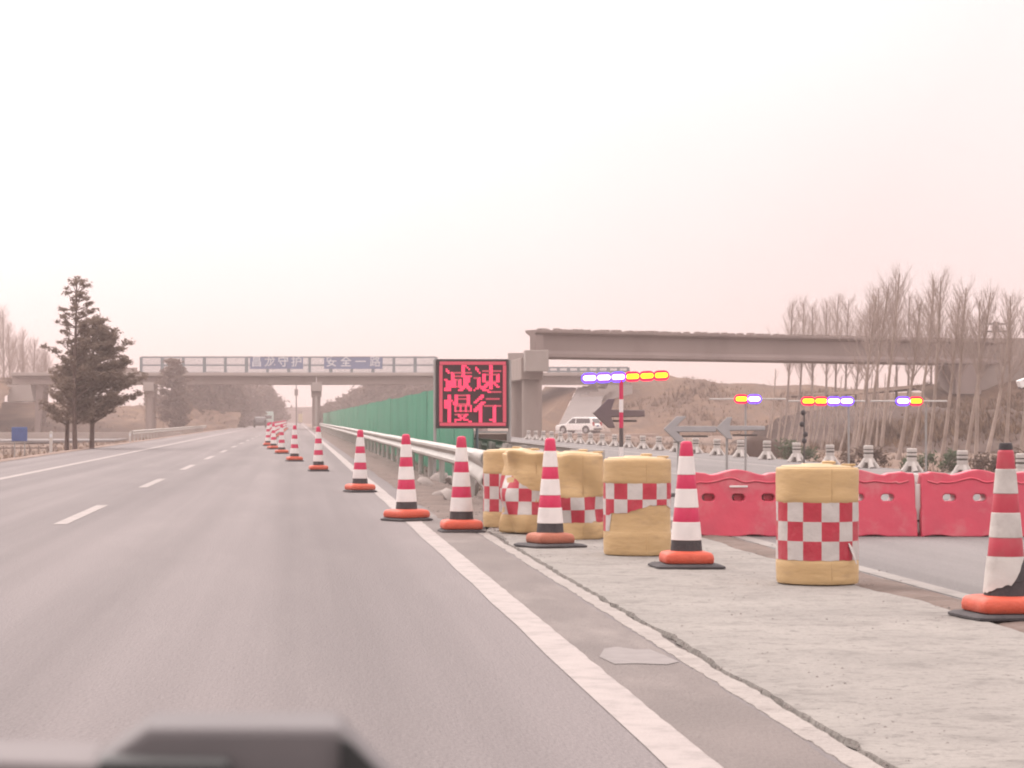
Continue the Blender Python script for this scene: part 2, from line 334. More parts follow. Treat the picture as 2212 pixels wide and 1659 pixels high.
for y in rows:
    x0 = 2.05 + wob(y) + .07 * max(0, ns(y * .5, 12)) + .04 * max(0, ns(y * 2.7, 15)) + (max(0, y - 26.5) * .22)
    x1 = 4.16 + .09 * ns(y * .6, 40) + .04 * ns(y * 2.5, 41)
    for i in range(nx):
        x = x0 + (x1 - x0) * max(0, (i - .85 * (i < 2))) / (nx - 1) if i else x0
        if i == 1: x = x0 + .008
        sl.v.append(Vector((x, y, .004 + .006 * ns(x * 2.2, y * 1.1) + .0035 * ns(x * 9, y * 5) + (-.03 if i in (0, nx - 1) else 0))))
for j in range(len(rows) - 1):
    for i in range(nx - 1): sl.face([j * nx + i, j * nx + i + 1, (j + 1) * nx + i + 1, (j + 1) * nx + i])
setting(sl.obj('concrete_slab', M['concrete_ground'], smooth=40, recalc=False))
# dirt along the median and guard rail
dm = MB(); rows = fr(24.5, 330, 420)
for y in rows:
    t = min(1, (y - 24.5) / 5)
    x0 = 2.5 - .78 * t + .07 * ns(y * .5, 5) + .04 * ns(y * 2.1, 6); 
    for i, x in enumerate((x0, x0 + .08, x0 + .35, 2.7, 3.1, 3.6, 4.1, 4.33)):
        z = (.004, .012, .02, .0, -.12, -.18, -.12, -.0)[i] + (.03 * ns(x * 5, y * 1.6) + .02 * ns(x * 9, y * 5) if i > 1 else 0)
        dm.v.append(Vector((max(x, x0 + .01 * i), y, z)))
for j in range(len(rows) - 1):
    for i in range(7): dm.face([j * 8 + i, j * 8 + i + 1, (j + 1) * 8 + i + 1, (j + 1) * 8 + i])
setting(dm.obj('median_dirt', M['dirt'], smooth=50, recalc=False))
dd = MB(); rows = fr(-4, 33, 200)
for y in rows:
    a, b = 4.1 + .09 * ns(y * .6, 40), 4.44 + .05 * ns(y * 1.3, 44)
    for x, z in ((a, -.026), (a + .05, -.004), ((a + b) / 2, .006), (b, -.006)): dd.v.append(Vector((x, y, z)))
for j in range(len(rows) - 1):
    for i in range(3): dd.face([j * 4 + i, j * 4 + i + 1, (j + 1) * 4 + i + 1, (j + 1) * 4 + i])
setting(dd.obj('dirt_strip', M['dirt'], smooth=50, recalc=False))

def stripe(name, x, w, y0, y1, z, m, jag=.006):
    s = MB(); k = max(2, int(min(400, (y1 - y0) * 3))); yy = fr(y0, y1, k)
    for y in yy: s.v += [Vector((x - w / 2 + jag * ns(y * 3, x), y, z)), Vector((x + w / 2 + jag * ns(y * 3, x + 9), y, z))]
    for j in range(k - 1): s.face([2 * j, 2 * j + 1, 2 * j + 3, 2 * j + 2])
    return setting(s.obj(name, m, recalc=False))
stripe('edge_line', 1.37, .2, 2, 700, .004, M['paint'], .018)
stripe('edge_line', -5.92, .2, 2, 700, .004, M['paint'])
stripe('edge_line', 4.56, .16, -2, 700, -.008, M['faded'], .02)
stripe('edge_line', 12.2, .16, 26, 700, -.008, M['faded'])
for k in range(-1, 40): stripe('lane_dash', -2.69, .16, 27.9 + 15 * k, 34.1 + 15 * k, .004, M['paint'])
for k in range(1, 30): stripe('lane_dash', 8.4, .16, 22 + 15 * k, 28 + 15 * k, -.008, M['faded'])
pa = MB(); ring = [(1.55, 11.95), (1.52, 12.3), (1.60, 12.75), (1.68, 12.85), (1.76, 12.7), (1.83, 12.72), (1.86, 12.4), (1.88, 12.05), (1.80, 11.92), (1.66, 11.97)]
pa.v = [Vector((x, y, .0075)) for x, y in ring]; pa.face(list(range(10)))
setting(pa.obj('road_patch', mat('patch', (.175, .150, .143), (.145, .123, .118), scale=9), recalc=False))

gv = MB(); r = random.Random(77)
def pebble(x, y, z, d):
    b = len(gv.v); k = r.uniform(.5, .8)
    gv.v += [Vector((x + d * r.uniform(.7, 1.1) * math.cos(a), y + d * r.uniform(.7, 1.1) * math.sin(a), z)) for a in (0, 1.57, 3.14, 4.71)] + [Vector((x + d * .2 * r.uniform(-1, 1), y, z + d * k))]
    for i in range(4): gv.face([b + i, b + (i + 1) % 4, b + 4])
for k in range(900):
    y = 8 + 22 * r.random() ** 1.3; pebble(2.04 + r.gauss(0, .05), y, -.004, r.uniform(.004, .013))
for k in range(1500):
    y = 8 + 24 * r.random() ** 1.2; x = r.uniform(2.1, 4.2)
    if ns(x * 1.3, y * .5, 3) > -.05: pebble(x, y, .003, r.uniform(.003, .010))
for k in range(900):
    y = 9 + 60 * r.random() ** 1.4; pebble(r.gauss(4.3, .1), y, -.006, r.uniform(.004, .016))
for k in range(900):
    y = 26 + 50 * r.random() ** 1.5; pebble(r.uniform(1.75, 2.9), y, .008, r.uniform(.006, .03))
gv_o = gv.obj('gravel', mat('gravel_grit', (.20, .17, .155), (.10, .083, .076), scale=30, rough=1), recalc=False); gv_o['kind'] = 'stuff'

# ------------------------------------------------------------------ embankments and far land
SCRUB = []
def bank(name, pts, depth, foot, m, n=60, rough=.35, seed=0, base=-.6, top=.0):
    n = n * 3
    """pts: crest line (x, y, z); the bank falls towards the camera over `foot` metres and runs `depth` back."""
    s = MB(); rowsz = []
    tot = len(pts) - 1
    for i in range(n):
        t = i / (n - 1) * tot; k = min(int(t), tot - 1); f_ = t - k
        p = Vector(pts[k]).lerp(Vector(pts[k + 1]), f_); row = []
        for j, (dy, hz) in enumerate([(-foot * (1 - q_ / 15), (q_ / 15) ** .92) for q_ in range(16)] + [(depth * .4, 1 + top), (depth, .95 + top)]):
            z = base + (p.z - base) * hz
            q = rough * (ns(p.x * .25 + seed, dy * .12 + p.y * .1, seed) + .55 * ns(p.x * .8, dy * .3, seed + 4) + .4 * ns(p.x * 2.2, dy * 1.4, seed + 9)) * (.25 if j == 0 else 1)
            s.v.append(Vector((p.x + .4 * ns(p.x, dy, 3), p.y + dy + q, z + q * .6)))
    SCRUB.append((s.v[:], name))
    for i in range(n - 1):
        for j in range(17): s.face([i * 18 + j, (i + 1) * 18 + j, (i + 1) * 18 + j + 1, i * 18 + j + 1])
    return setting(s.obj(name, m, smooth=70, recalc=True))
P = lambda px, py, y: (GX(px, y), y, GZ(py, y))
bank('embankment', [P(1262, 850, 286), P(1305, 840, 286), P(1345, 828, 286), P(1400, 816, 285), P(1440, 812, 283), P(1480, 817, 281), P(1540, 826, 279), P(1680, 829, 278), P(1830, 842, 276), P(1960, 850, 274), P(2150, 862, 270), P(2600, 880, 260)], 60, 26, M['bank'], n=90, rough=.7)
bank('bridge_approach', [P(1975, 838, 186), P(1998, 838, 186), P(2090, 832, 185), P(2140, 826, 184), P(2230, 822, 182), P(2500, 810, 178), P(2900, 790, 172)], 50, 20, M['bank'], n=70, rough=.8, seed=7)
bank('soil_bank', [P(1600, 985, 150), P(1700, 978, 150), P(1765, 955, 148), P(1815, 928, 146), P(1865, 900, 145), P(1915, 882, 145), P(2010, 880, 144), P(2100, 884, 142), P(2300, 896, 138), P(2700, 905, 132)], 25, 14, M['soil'], n=90, rough=.8, seed=13)
bank('field_bank', [P(-400, 862, 300), P(60, 868, 300), P(230, 877, 302), P(330, 878, 305), P(430, 885, 320), P(520, 890, 340)], 40, 20, M['bank'], n=50, rough=.4, seed=21)
bank('overpass_approach', [P(-900, 818, 284), P(-300, 815, 284), P(0, 816, 283), P(30, 822, 283)], 40, 24, M['bank'], n=40, rough=.5, seed=31)
hl = MB(); xx = fr(-600, 900, 120)
for i, x in enumerate(xx):
    h = 4.6 + 3 * ns(x * .012, 3.3) + 1.6 * ns(x * .05, 1.1) + .8 * ns(x * .2, 5)
    hl.v += [Vector((x, 730, -2)), Vector((x, 745, h)), Vector((x, 800, h * .9))]
for i in range(119):
    for j in range(2): hl.face([i * 3 + j, i * 3 + 3 + j, i * 3 + 4 + j, i * 3 + 1 + j])
setting(hl.obj('hills', M['soil'], smooth=80))
# service road and low pale kerb wall on the left, beyond the verge
setting(MB().prism([(-34, -.55), (-34, -.42), (-13.4, -.36), (-13.4, -.55)], 180, 196).obj('side_road', M['asphalt2']))

# ------------------------------------------------------------------ traffic cones
def cone_parts(root, plate=.55, cush=.39, old=False, torn=False, squ=4.5):
    p = MB().lathe([(plate / 2 - .02, 0), (plate / 2, .006), (plate / 2, .02), (plate / 2 - .03, .034), (.1, .04)], 72, squ=[14] * 4 + [3])
    p.obj('base_plate', M['rubber'], root, smooth=35)
    c = cush / 2
    MB().lathe([(.11, .038), (c - .008, .039), (c, .047), (c + .002, .08), (c - .003, .108), (c - .016, .124), (c - .05, .134), (.118, .138)], 72, squ=[3, 10, 10, 10, 9, 8, 5, 2]).obj('base_cushion', M['orange_old' if old else 'orange'], root, smooth=50)
    r = lambda z: .128 + (.046 - .128) * (z - .13) / .87
    cuts = [.13, .222, .368, .484, .634, .748, .896, 1.0]; kinds = [0, 1, 2, 1, 2, 1, 2]
    prof, mis = [], []
    for a, b, k in zip(cuts[:-1], cuts[1:], kinds):
        off = .0035 if k == 1 else (.001 if k == 2 else 0)
        for z in (a, a + .003, (a + b) / 2, b - .003, b - .0001): prof.append((r(z) + (off if a + .001 < z < b - .001 else off * .2), z)); mis.append(k)
    prof += [(.043, 1.006), (.036, 1.014), (.02, 1.018)]; mis += [2, 2, 2]
    MB().lathe(prof, 36, mis[:-1] + [2]).obj('cone_body', [M['rubber'], M['white'], M['red']], root, smooth=25)
    if torn:
        # the lowest white sleeve has come away on one side, and a black stub is left on top
        t = MB(); n = 48
        for k in range(n):
            th = 2 * math.pi * k / n
            low = .155 + .055 * max(0, math.cos(th + 1.25)) + .22 * max(0, math.cos(th + .25)) ** 2 + .022 * ns(math.cos(th) * 5, math.sin(th) * 5)
            for j in range(4):
                z = .372 + (min(low, .366) - .372) * j / 3; rr = r(z) + .006 + .004 * abs(ns(k * .9, j * 2.0)) * j
                t.v.append(Vector((rr * math.cos(th), rr * math.sin(th), z)))
        for k in range(n):
            for j in range(3): t.face([k * 4 + j, k * 4 + j + 1, (k + 1) % n * 4 + j + 1, (k + 1) % n * 4 + j])
        t.obj('torn_sleeve', M['white'], root, smooth=30)
        MB().lathe([(.04, 1.0), (.041, 1.03), (.036, 1.05), (.03, 1.052)], 20).obj('tip_cap', M['rubber'], root, smooth=40)
CG = 'striped traffic cones along the closed lane'
def new_cone(label, x, y, rz=0, **kw):
    c = thing('traffic_cone', label, 'traffic cone', (x, y, .004 if x > 1.95 else 0), rz, CG); cone_parts(c, **kw); return c
c0 = new_cone('tattered striped cone with torn lower sleeve, black stub tip and bright orange ring', 4.265, 14.75, .1, torn=True, cush=.42)
# the torn cone shows black where its lowest white sleeve is gone
me = c0.children[-1]
for ch in c0.children:
    if ch.name.startswith('cone_body'):
        for pl in ch.data.polygons:
            if .223 < pl.center.z < .367: pl.material_index = 0
        ch.data.materials[1] = M['old_white']; ch.data.materials[2] = M['old_red']
    if ch.name.startswith('torn_sleeve'): ch.data.materials[0] = M['old_white']
c1 = new_cone('clean striped cone standing between the torn-band barrel and the fully checkered barrel', 3.14, 19.75, .02)
c2 = new_cone('striped cone with wide black slab base and dull orange foot beside dented barrels', 2.375, 22.95, .35, plate=.54, cush=.36, old=True)
cF = new_cone('striped cone on the dirt directly below the red illuminated sign', 1.75, 26.0, .05, plate=.47, cush=.42)
def put_cone(x, y, label, rz=0, tilt=None): return dup(cF, (x, y, .004), rz, label, CG, tilt=tilt or (R(.9 * ns(y, 3)), R(1.1 * ns(y, 8))))
put_cone(1.30, 28.9, 'striped cone straddling the white edge line, its orange foot turned askew', .55, (0, R(-.6)))
put_cone(1.045, 40.2, 'striped cone just inside the white edge line, third upright one beyond the crooked-footed cone', .3)
put_cone(.51, 56.3, 'striped cone on bare asphalt, first one standing clear of the edge line', .1)
put_cone(-.05, 69.3, 'small striped cone on asphalt next beyond the one clear of the edge line', .2)
put_cone(-.5, 84.5, 'small dim cone just short of the overlapping cluster of far cones', .2)
put_cone(-.9, 97, 'small cone at the near end of the overlapping far cluster', .4)
put_cone(-1.25, 109, 'small cone where the cone line bends to follow the lane dashes', .1)
put_cone(-1.35, 122, 'far small cone just after the cone line bends', .1)
for k in range(13): put_cone(-1.42 + .015 * k, 136 + 14 * k, 'tiny distant striped cone in the straight row along the lane dashes', .1 * k)

# ------------------------------------------------------------------ yellow anti-collision barrels
BG = 'yellow crash barrels in the median opening'
def barrel(label, x, y, rz, rows=3, band=(.175, .595), tear=None, dent=0, seed=0, tilt=(0, 0), lid='plain', ragged=.01):
    root = thing('crash_barrel', label, 'crash barrel', (x, y, .006), rz, BG); root.rotation_euler = (tilt[0], tilt[1], rz)
    b0, b1 = band
    prof = [(.27, 0), (.288, .008), (.293, .03), (.293, .07), (.295, .1), (.295, b0 - .01), (.2915, b0), (.291, (b0 + b1) / 2), (.2915, b1), (.295, b1 + .01),
            (.295, b1 + .06), (.294, b1 + .1), (.2955, b1 + .14), (.296, .8), (.294, .832), (.288, .841), (.272, .843)]
    pf = []
    for (r0, z0), (r1, z1) in zip(prof[:-1], prof[1:]):
        for t in (0, .5): pf.append((r0 + (r1 - r0) * t, z0 + (z1 - z0) * t))
    pf.append(prof[-1])
    def bump(p):
        th = math.atan2(p.y, p.x); d = .004 * ns(math.cos(th) * 2 + seed, math.sin(th) * 2, p.z * 4) + dent * .055 * ns(math.cos(th) * 1.7 + seed * 3, math.sin(th) * 1.7, p.z * 3.5)
        rr = math.hypot(p.x, p.y); k = 1 + d / max(rr, .05) if rr > .2 else 1
        return Vector((p.x * k, p.y * k, p.z + (dent * .03 * ns(p.x * 4, p.y * 4, seed) if p.z > .7 else 0)))
    body = MB().lathe(pf, 56); body.v = [bump(p) for p in body.v]; body.obj('barrel_body', M['yellow'], root, smooth=50)
    for a_ in (-1.42, 1.7):
        MB().tube([bump(Vector((q_ * math.cos(a_ - rz), q_ * math.sin(a_ - rz), z))) for z, q_ in ((.02, .291), (.1, .2935), (b0 - .015, .2935), (b0, .284), (b1, .284), (b1 + .015, .2935), (.8, .2945), (.832, .292))], .0045, 6).obj('mould_seam', M['yellow'], root, smooth=60)
    n = 14; sub = 4; bd = MB(); nk = n * sub; nj = rows * sub
    for k in range(nk):
        th = 2 * math.pi * k / nk
        for j in range(nj + 1):
            z = b0 + (b1 - b0) * j / nj
            lo = b0 + ragged * abs(ns(math.cos(th) * 6, math.sin(th) * 6, seed)); hi = b1 - ragged * abs(ns(math.cos(th) * 5, math.sin(th) * 5, seed + 9))
            if tear: a, b = tear(th + rz); lo, hi = max(lo, a), min(hi, b)
            z = min(max(z, lo), max(hi, lo + .002))
            rr = .2945 + .003 * ns(k * .35, j * .7, seed)
            bd.v.append(bump(Vector((rr * math.cos(th), rr * math.sin(th), z))))
    for k in range(nk):
        for j in range(nj): bd.face([k * (nj + 1) + j, (k + 1) % nk * (nj + 1) + j, (k + 1) % nk * (nj + 1) + j + 1, k * (nj + 1) + j + 1], (k // sub + j // sub + (1 if seed % 2 else 0)) % 2)
    bd.obj('checkered_band', [M['check_white'], M['check_red']], root, smooth=40, recalc=False)
    ld = MB().lathe([(.262, .835), (.262, .848), (.25, .856), (.12, .862), (.11, .87), (.05, .871)], 40); ld.v = [bump(p) for p in ld.v]
    lo = ld.obj('lid', M['yellow_top'], root, smooth=50)
    MB().lathe([(.05, .868), (.05, .885), (.035, .89)], 16).shift((.08, -.02, 0)).obj('filler_cap', M['yellow'], lo, smooth=40)
    # hand recess on the rim and two lugs
    MB().box((.19, -.13, .862), (.1, .035, .016), rz=-.6).obj('handle', M['yellow'], lo, bevel=.006)
    return root
V = lambda th: math.cos(th + math.pi / 2)      # 1 where the barrel faces the camera
side = lambda th: math.cos(th)                  # 1 at its right side as seen from the road
barrel('yellow barrel with full three-row checkered band, loose strip peeling near its foot', 3.79, 17.85, .12, seed=2, ragged=.012)
barrel('yellow barrel whose checkered band is torn off below a slanting edge', 3.0, 21.6, .25, seed=5, band=(.21, .635),
       tear=lambda th: ((.37 + .075 * (.5 + .5 * math.sin(side(th) * 2.6 + .3)) + .02 * ns(side(th) * 6, 2)) if V(th) > -.35 and side(th) > -.86 else .2, .9))
barrel('dented yellow barrel showing its lid, band slipped low around its waist', 2.80, 24.55, .4, seed=8, rows=2, band=(.17, .43), dent=1, tilt=(R(1), R(-1.5)), ragged=.03)
barrel('crumpled yellow barrel with band half hidden under a sagging plastic fold', 2.44, 25.7, 1.1, seed=11, band=(.19, .60), dent=1.5, tilt=(0, R(2)),
       tear=lambda th: (.1, .44 + .2 * max(0, -side(th)) + .03 * ns(side(th) * 4, 7)))
barrel('yellow barrel beside the grey guardrail end, upright with three checkered rows', 2.36, 27.1, .62, seed=4, ragged=.012)
# the peeling strip belongs to the nearest barrel
nb = next(o for o in C.objects if o.name == 'crash_barrel')
ps = MB(); 
for k, (a, z, w, out) in enumerate(((.52, .30, .02, .295), (.56, .27, .05, .305), (.62, .21, .04, .318), (.66, .15, .012, .33))):
    th = -math.pi / 2 + a
    for d in (-w / 2, w / 2): ps.v.append(Vector((out * math.cos(th + d * 2), out * math.sin(th + d * 2), z)))
for k in range(3): ps.face([2 * k, 2 * k + 1, 2 * k + 3, 2 * k + 2])
so = ps.obj('peeled_strip', M['check_white'], nb, recalc=False); sm = so.modifiers.new('t', 'SOLIDIFY'); sm.thickness = .003

# ------------------------------------------------------------------ red water barriers
def barrier_mesh(w, h, holes):
    cu = bpy.data.curves.new('outline', 'CURVE'); cu.dimensions = '2D'; cu.fill_mode = 'BOTH'
    def spl(pts):
        s = cu.splines.new('POLY'); s.points.add(len(pts) - 1)
        for p, q in zip(s.points, pts): p.co = (q[0], q[1], 0, 1)
        s.use_cyclic_u = True
    out = []
    for i in range(13):                               # foot, gently scalloped
        t = i / 12; out.append((-w / 2 + w * t, .012 + .018 * max(0, math.sin(t * math.pi * 4)) ** .8))
    out += [(w / 2, .25), (w / 2 - .012, .3), (w / 2 - .012, h - .06)]
    for i in range(25):
        t = i / 24; x = w / 2 - .02 - (w - .04) * t
        out.append((x, h - .028 + .028 * math.cos(2 * math.pi * (t - .5) * 2) * (.4 + .6 * (abs(t - .5) < .26)) - (.02 if t < .06 or t > .94 else 0)))
    out += [(-w / 2 + .012, h - .06), (-w / 2 + .012, .3), (-w / 2, .25)]
    spl(out)
    for hx, hz in holes:
        spl([(hx + (.03 if math.cos(a) > 0 else -.03) + .05 * math.cos(a), hz + .05 * math.sin(a)) for a in [2 * math.pi * k / 24 + .01 for k in range(24)]])
    cu.extrude = .09; cu.bevel_depth = .014; cu.bevel_resolution = 2
    o = bpy.data.objects.new('outline', cu); C.objects.link(o); bpy.context.view_layer.update()
    me = bpy.data.meshes.new_from_object(o.evaluated_get(bpy.context.evaluated_depsgraph_get())); bpy.data.objects.remove(o)
    me.materials.clear()
    for vtx in me.vertices:
        x, z, y = vtx.co
        k = 1.75 - 1.0 * min(1, max(0, z / h))
        vtx.co = (x, y * k, z)
    me.materials.append(M['barrier'])
    me.polygons.foreach_set('use_smooth', [True] * len(me.polygons)); me.set_sharp_from_angle(angle=R(28)); me.update(); return me
BW, BH = 1.19, .675
bmesh_ = barrier_mesh(BW, BH, [(-.31, .40), (0, .40), (.31, .40)])
def barrier(x, y, label, rz=0, strip=False, fill=False):
    b = thing('water_barrier', label, 'water barrier', (x, y, -.012), rz, 'red plastic barriers closing the opposite road')
    o = bpy.data.objects.new('barrier_shell', bmesh_); C.objects.link(o); o.parent = b
    # moulded wave rib under the top edge
    for sgn in (-1,):
        rb = MB(); pts = []
        for i in range(33):
            t = -1 + 2 * i / 32; z = .585 - .05 * (math.exp(-(t - .12) ** 2 * 30)) + .03 * math.cos(t * 5) - .02 * (abs(t) > .8)
            pts.append((t * .53, sgn * (.104 * (1.75 - z / BH) + .002), z))
        rb.tube(pts, .011, 6).obj('moulded_rib', M['barrier'], b, smooth=60)
    MB().tube([(BW / 2 - .002, 0, .12), (BW / 2 - .002, 0, .6)], .022, 10).obj('hinge_column', M['barrier'], b, smooth=40)
    if strip: MB().box((0, -.134, .515), (.19, .01, .02)).obj('reflective_strip', M['white'], b, bevel=.004)
    if fill:
        for hx in (-.31, 0, .31): MB().tube([(hx + .012, -.05, .4), (hx + .012, .05, .4)], .05, 14).obj('hole_bushing', M['barrier'], b, smooth=50)
    return b
BY = 25.45
barrier(GX(1590, BY), BY, 'red plastic barrier with short white strip, between two checkered barrels', R(1), strip=True, fill=True)
barrier(GX(1846, BY), BY - .02, 'pinkish red barrier half hidden behind the fully checkered barrel', R(-.5))
barrier(GX(2107, BY), BY - .05, 'red barrier partly behind the tattered torn-sleeve cone', R(-1))
barrier(GX(2368, BY), BY - .12, 'red barrier cut off by the right edge of the picture', R(-2))
wp = thing('connector_post', 'thin white connector post filling the gap between two red barriers', 'connector', (GX(1977, BY), BY - .02, -.012))
MB().box((0, -.06, .29), (.06, .05, .5)).obj('post_body', M['white'], wp, bevel=.008)
MB().box((-.03, -.05, .60), (.075, .06, .1), ry=.15).obj('post_hook', M['white'], wp, bevel=.01)
MB().box((0, -.063, .16), (.066, .056, .02)).obj('dark_clip', M['rubber'], wp)

# ------------------------------------------------------------------ guard rails
WPROF = [(0, .44), (-.035, .447), (-.078, .478), (-.08, .518), (-.02, .572), (-.004, .595), (-.02, .618), (-.08, .672), (-.078, .712), (-.035, .743), (0, .75)]
def guardrail(label, x, y0, y1, face=-1, posts=4.0, dz=0, wrap=True, maxposts=70):
    g = thing('guardrail', label, 'guardrail', (x, y0, dz), 0, 'steel guardrails of the motorway')
    b = MB(); yy = fr(0, 8, 17) + fr(10, y1 - y0, int((y1 - y0) / 2)); n = len(WPROF)
    for y in yy:
        fl_ = (max(0, 1 - y / 6.0) ** 1.3 if wrap else 0)
        for d, z in WPROF: b.v.append(Vector((-face * d, y, .75 - (.75 - z) * (1 + .75 * fl_) + .012 * ns(y * .21, x))))
    for j in range(len(yy) - 1):
        for i in range(n - 1): b.face([j * n + i, (j + 1) * n + i, (j + 1) * n + i + 1, j * n + i + 1])
    o = b.obj('rail_beam', M['steel'], g, smooth=40, recalc=False); sm = o.modifiers.new('t', 'SOLIDIFY'); sm.thickness = .006
    pm = MB().tube([(-face * .07 * -1 * 0, 0, -.45), (0, 0, .72)], .057, 10).mesh('post', M['steel'], 40)
    bk = MB().box((0, 0, 0), (.09, .1, .2)).mesh('spacer_block', M['steel'])
    k = 0
    while k * posts + 1.2 < y1 - y0 and k < maxposts:
        p = bpy.data.objects.new('post', pm); C.objects.link(p); p.parent = g; p.location = (-face * .15, k * posts + 1.2, 0)
        q = bpy.data.objects.new('spacer_block', bk); C.objects.link(q); q.parent = p; q.location = (face * .085, 0, .595); k += 1
    if wrap:
        e = MB()                                     # bullnose end wrapped around
        for i in range(13):
            a = math.pi * i / 12
            for d, z in WPROF: e.v.append(Vector(((.17 - (.17 + d * -1 * -1) * math.cos(a)) * -face, -(.17 - d) * math.sin(a) * 1.25, .75 - (.75 - z) * 1.75 + .012 * ns(0, x))))
        for i in range(12):
            for j in range(n - 1): e.face([i * n + j, (i + 1) * n + j, (i + 1) * n + j + 1, i * n + j + 1])
        o = e.obj('end_terminal', M['steel'], g, smooth=50); sm = o.modifiers.new('t', 'SOLIDIFY'); sm.thickness = .006
    return g
g1 = guardrail('long steel guardrail beside the driven lane, running up to the overpass', 2.67, 34.3, 330, -1)
MB().box((.17, -.26, .34), (.42, .03, .86)).obj('end_plate', M['steel'], g1, bevel=.01)
g2 = guardrail('steel guardrail ending behind the yellow barrels, on the opposite side of the median', 4.3, 35.5, 330, 1)
MB().box((-.12, -.28, .36), (.5, .03, .8)).obj('end_plate', M['steel'], g2, bevel=.01)
guardrail('weathered guardrail on the verge past the pine trees, under the overpass', -11.4, 170, 330, 1, dz=-.35, wrap=False, posts=4)
sk = MB()  # green sheet added to stand for the shade beneath the second rail
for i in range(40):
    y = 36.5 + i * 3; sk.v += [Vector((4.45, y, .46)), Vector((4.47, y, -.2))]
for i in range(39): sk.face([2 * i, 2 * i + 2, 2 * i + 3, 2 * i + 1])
o = sk.obj('shade_sheet', M['green']); sm = o.modifiers.new('t', 'SOLIDIFY'); sm.thickness = .01
tag(o, 'dark green sheet standing in for shade under the far median guardrail behind the barrels', 'shade_sheet')

# ------------------------------------------------------------------ green hoarding
h = thing('green_hoarding', 'tall green corrugated sheet hoarding running along the median behind the guardrail', 'hoarding', (3.7, 51.5, -.33))
for k in range(96):
    b = MB(); n = 21; hh = 2.31 + random.Random(k).uniform(-.025, .025) + .03 * ns(k * .3, 8)
    for i in range(n):
        y = 3.0 * k + 3.0 * i / (n - 1); d = (.0, .03, .03, .0)[i % 4]
        for z in (0, hh * .5, hh): b.v.append(Vector((d + .03 * ns(k * .9, z) + (.006 if k % 2 else 0), y, z)))
    for i in range(n - 1):
        for j in range(2): b.face([i * 3 + j, (i + 1) * 3 + j, (i + 1) * 3 + j + 1, i * 3 + j + 1])
    b.obj('hoarding_panel', M['green'], h, recalc=False)
for k in range(34): MB().tube([(.1, .1 + k * 3, -.1), (.1, .1 + k * 3, 2.25)], .03, 6).obj('hoarding_post', M['fence'], h)
MB().box((.07, 144, 1.9), (.03, 287, .05)).obj('hoarding_rail', M['fence'], h)

# ------------------------------------------------------------------ illuminated sign
SY = 50.0
GLY = {
 'jian': [((1, 2), (2.6, 4)), ((.8, 8.6), (2, 9.4), (1.6, 12)), ((1.2, 14.2), (3.2, 9)), ((3.6, 4), (15, 4)), ((4.8, 4), (4.6, 9.5), (3, 14.5)), ((6.4, 6.6), (9.4, 6.6)), ((6.4, 8.6), (9.4, 8.6), (9.4, 12), (6.4, 12), (6.4, 8.6)), ((11, .8), (11.3, 6), (12.6, 11), (15.2, 14.8)), ((14.6, 6.4), (13, 10.5), (9.5, 14.8)), ((12.8, .8), (14.2, 2.4))],
 'su': [((1.4, 1.8), (3, 4)), ((.6, 7), (3.2, 7), (3.2, 12)), ((.6, 14.4), (3.2, 12), (5.2, 14.2), (9, 15.2), (15.4, 15.2)), ((5, 3), (15, 3)), ((6, 5.4), (14, 5.4), (14, 9), (6, 9), (6, 5.4)), ((10, .6), (10, 13.4)), ((9.4, 9.6), (5.6, 13)), ((11, 10), (14.4, 12.6))],
 'man': [((3, .4), (3, 15.4)), ((1.2, 3.6), (.6, 7.6)), ((4.6, 3), (5.4, 5)), ((7, .8), (13.6, .8), (13.6, 5), (7, 5), (7, .8)), ((7, 2.9), (13.6, 2.9)), ((6, 6.6), (15, 6.6), (15, 9.6), (6, 9.6), (6, 6.6)), ((9, 6.6), (9, 9.6)), ((12, 6.6), (12, 9.6)), ((6.6, 11.2), (13.6, 11.2), (11, 13.2), (6, 15.4)), ((8, 11.6), (11, 14), (15.4, 15.4))],
 'xing': [((5, .6), (1, 4.6)), ((5.6, 4), (.8, 9.6)), ((3.8, 7), (3.8, 15.4)), ((7.6, 2.4), (14.8, 2.4)), ((6.4, 6.6), (15.6, 6.6)), ((12, 6.6), (12, 15), (9.4, 14.2))]}
def dots(strokes):
    on = {}
    for s in strokes:
        for a, b in zip(s[:-1], s[1:]):
            n = int(max(abs(b[0] - a[0]), abs(b[1] - a[1])) * 4) + 1; horiz = abs(b[1] - a[1]) < .3 and abs(b[0] - a[0]) > 1
            for i in range(n + 1):
                x, y = a[0] + (b[0] - a[0]) * i / n, a[1] + (b[1] - a[1]) * i / n
                cell = (min(15, max(0, int(x))), min(15, max(0, int(y))))
                if horiz: on.setdefault(cell, 1)
                else:
                    on[cell] = 0
                    if abs(b[1] - a[1]) > 3: on.setdefault((min(15, cell[0] + (1 if x - int(x) > .5 else -1)), cell[1]), 0)
    return on
SW, SH = 1.47, 1.415; sxc = (GX(943, SY) + GX(1099, SY)) / 2; sz0 = GZ(925.5, SY)
sg = thing('variable_message_sign', 'square red illuminated sign with four glowing characters inside a red border, on two poles', 'sign', (sxc, SY, -.3), R(2))
zc = sz0 + SH / 2 + .3
MB().box((0, .06, zc), (SW, .12, SH)).obj('housing', M['black'], sg, bevel=.012)
MB().box((0, -.003, zc), (SW - .09, .012, SH - .09)).obj('display_panel', M['panel'], sg)
bz = MB()
for i in range(2):
    sgn = (-1, 1)[i]
    bz.box((0, -.02, zc + sgn * (SH / 2 - .085)), (SW - .12, .022, .066)); bz.box((sgn * (SW / 2 - .085), -.02, zc), (.066, .0222, SH - .253))
bz.obj('lit_border', M['led_dim'], sg)
cell = (SW - .30) / 33.0
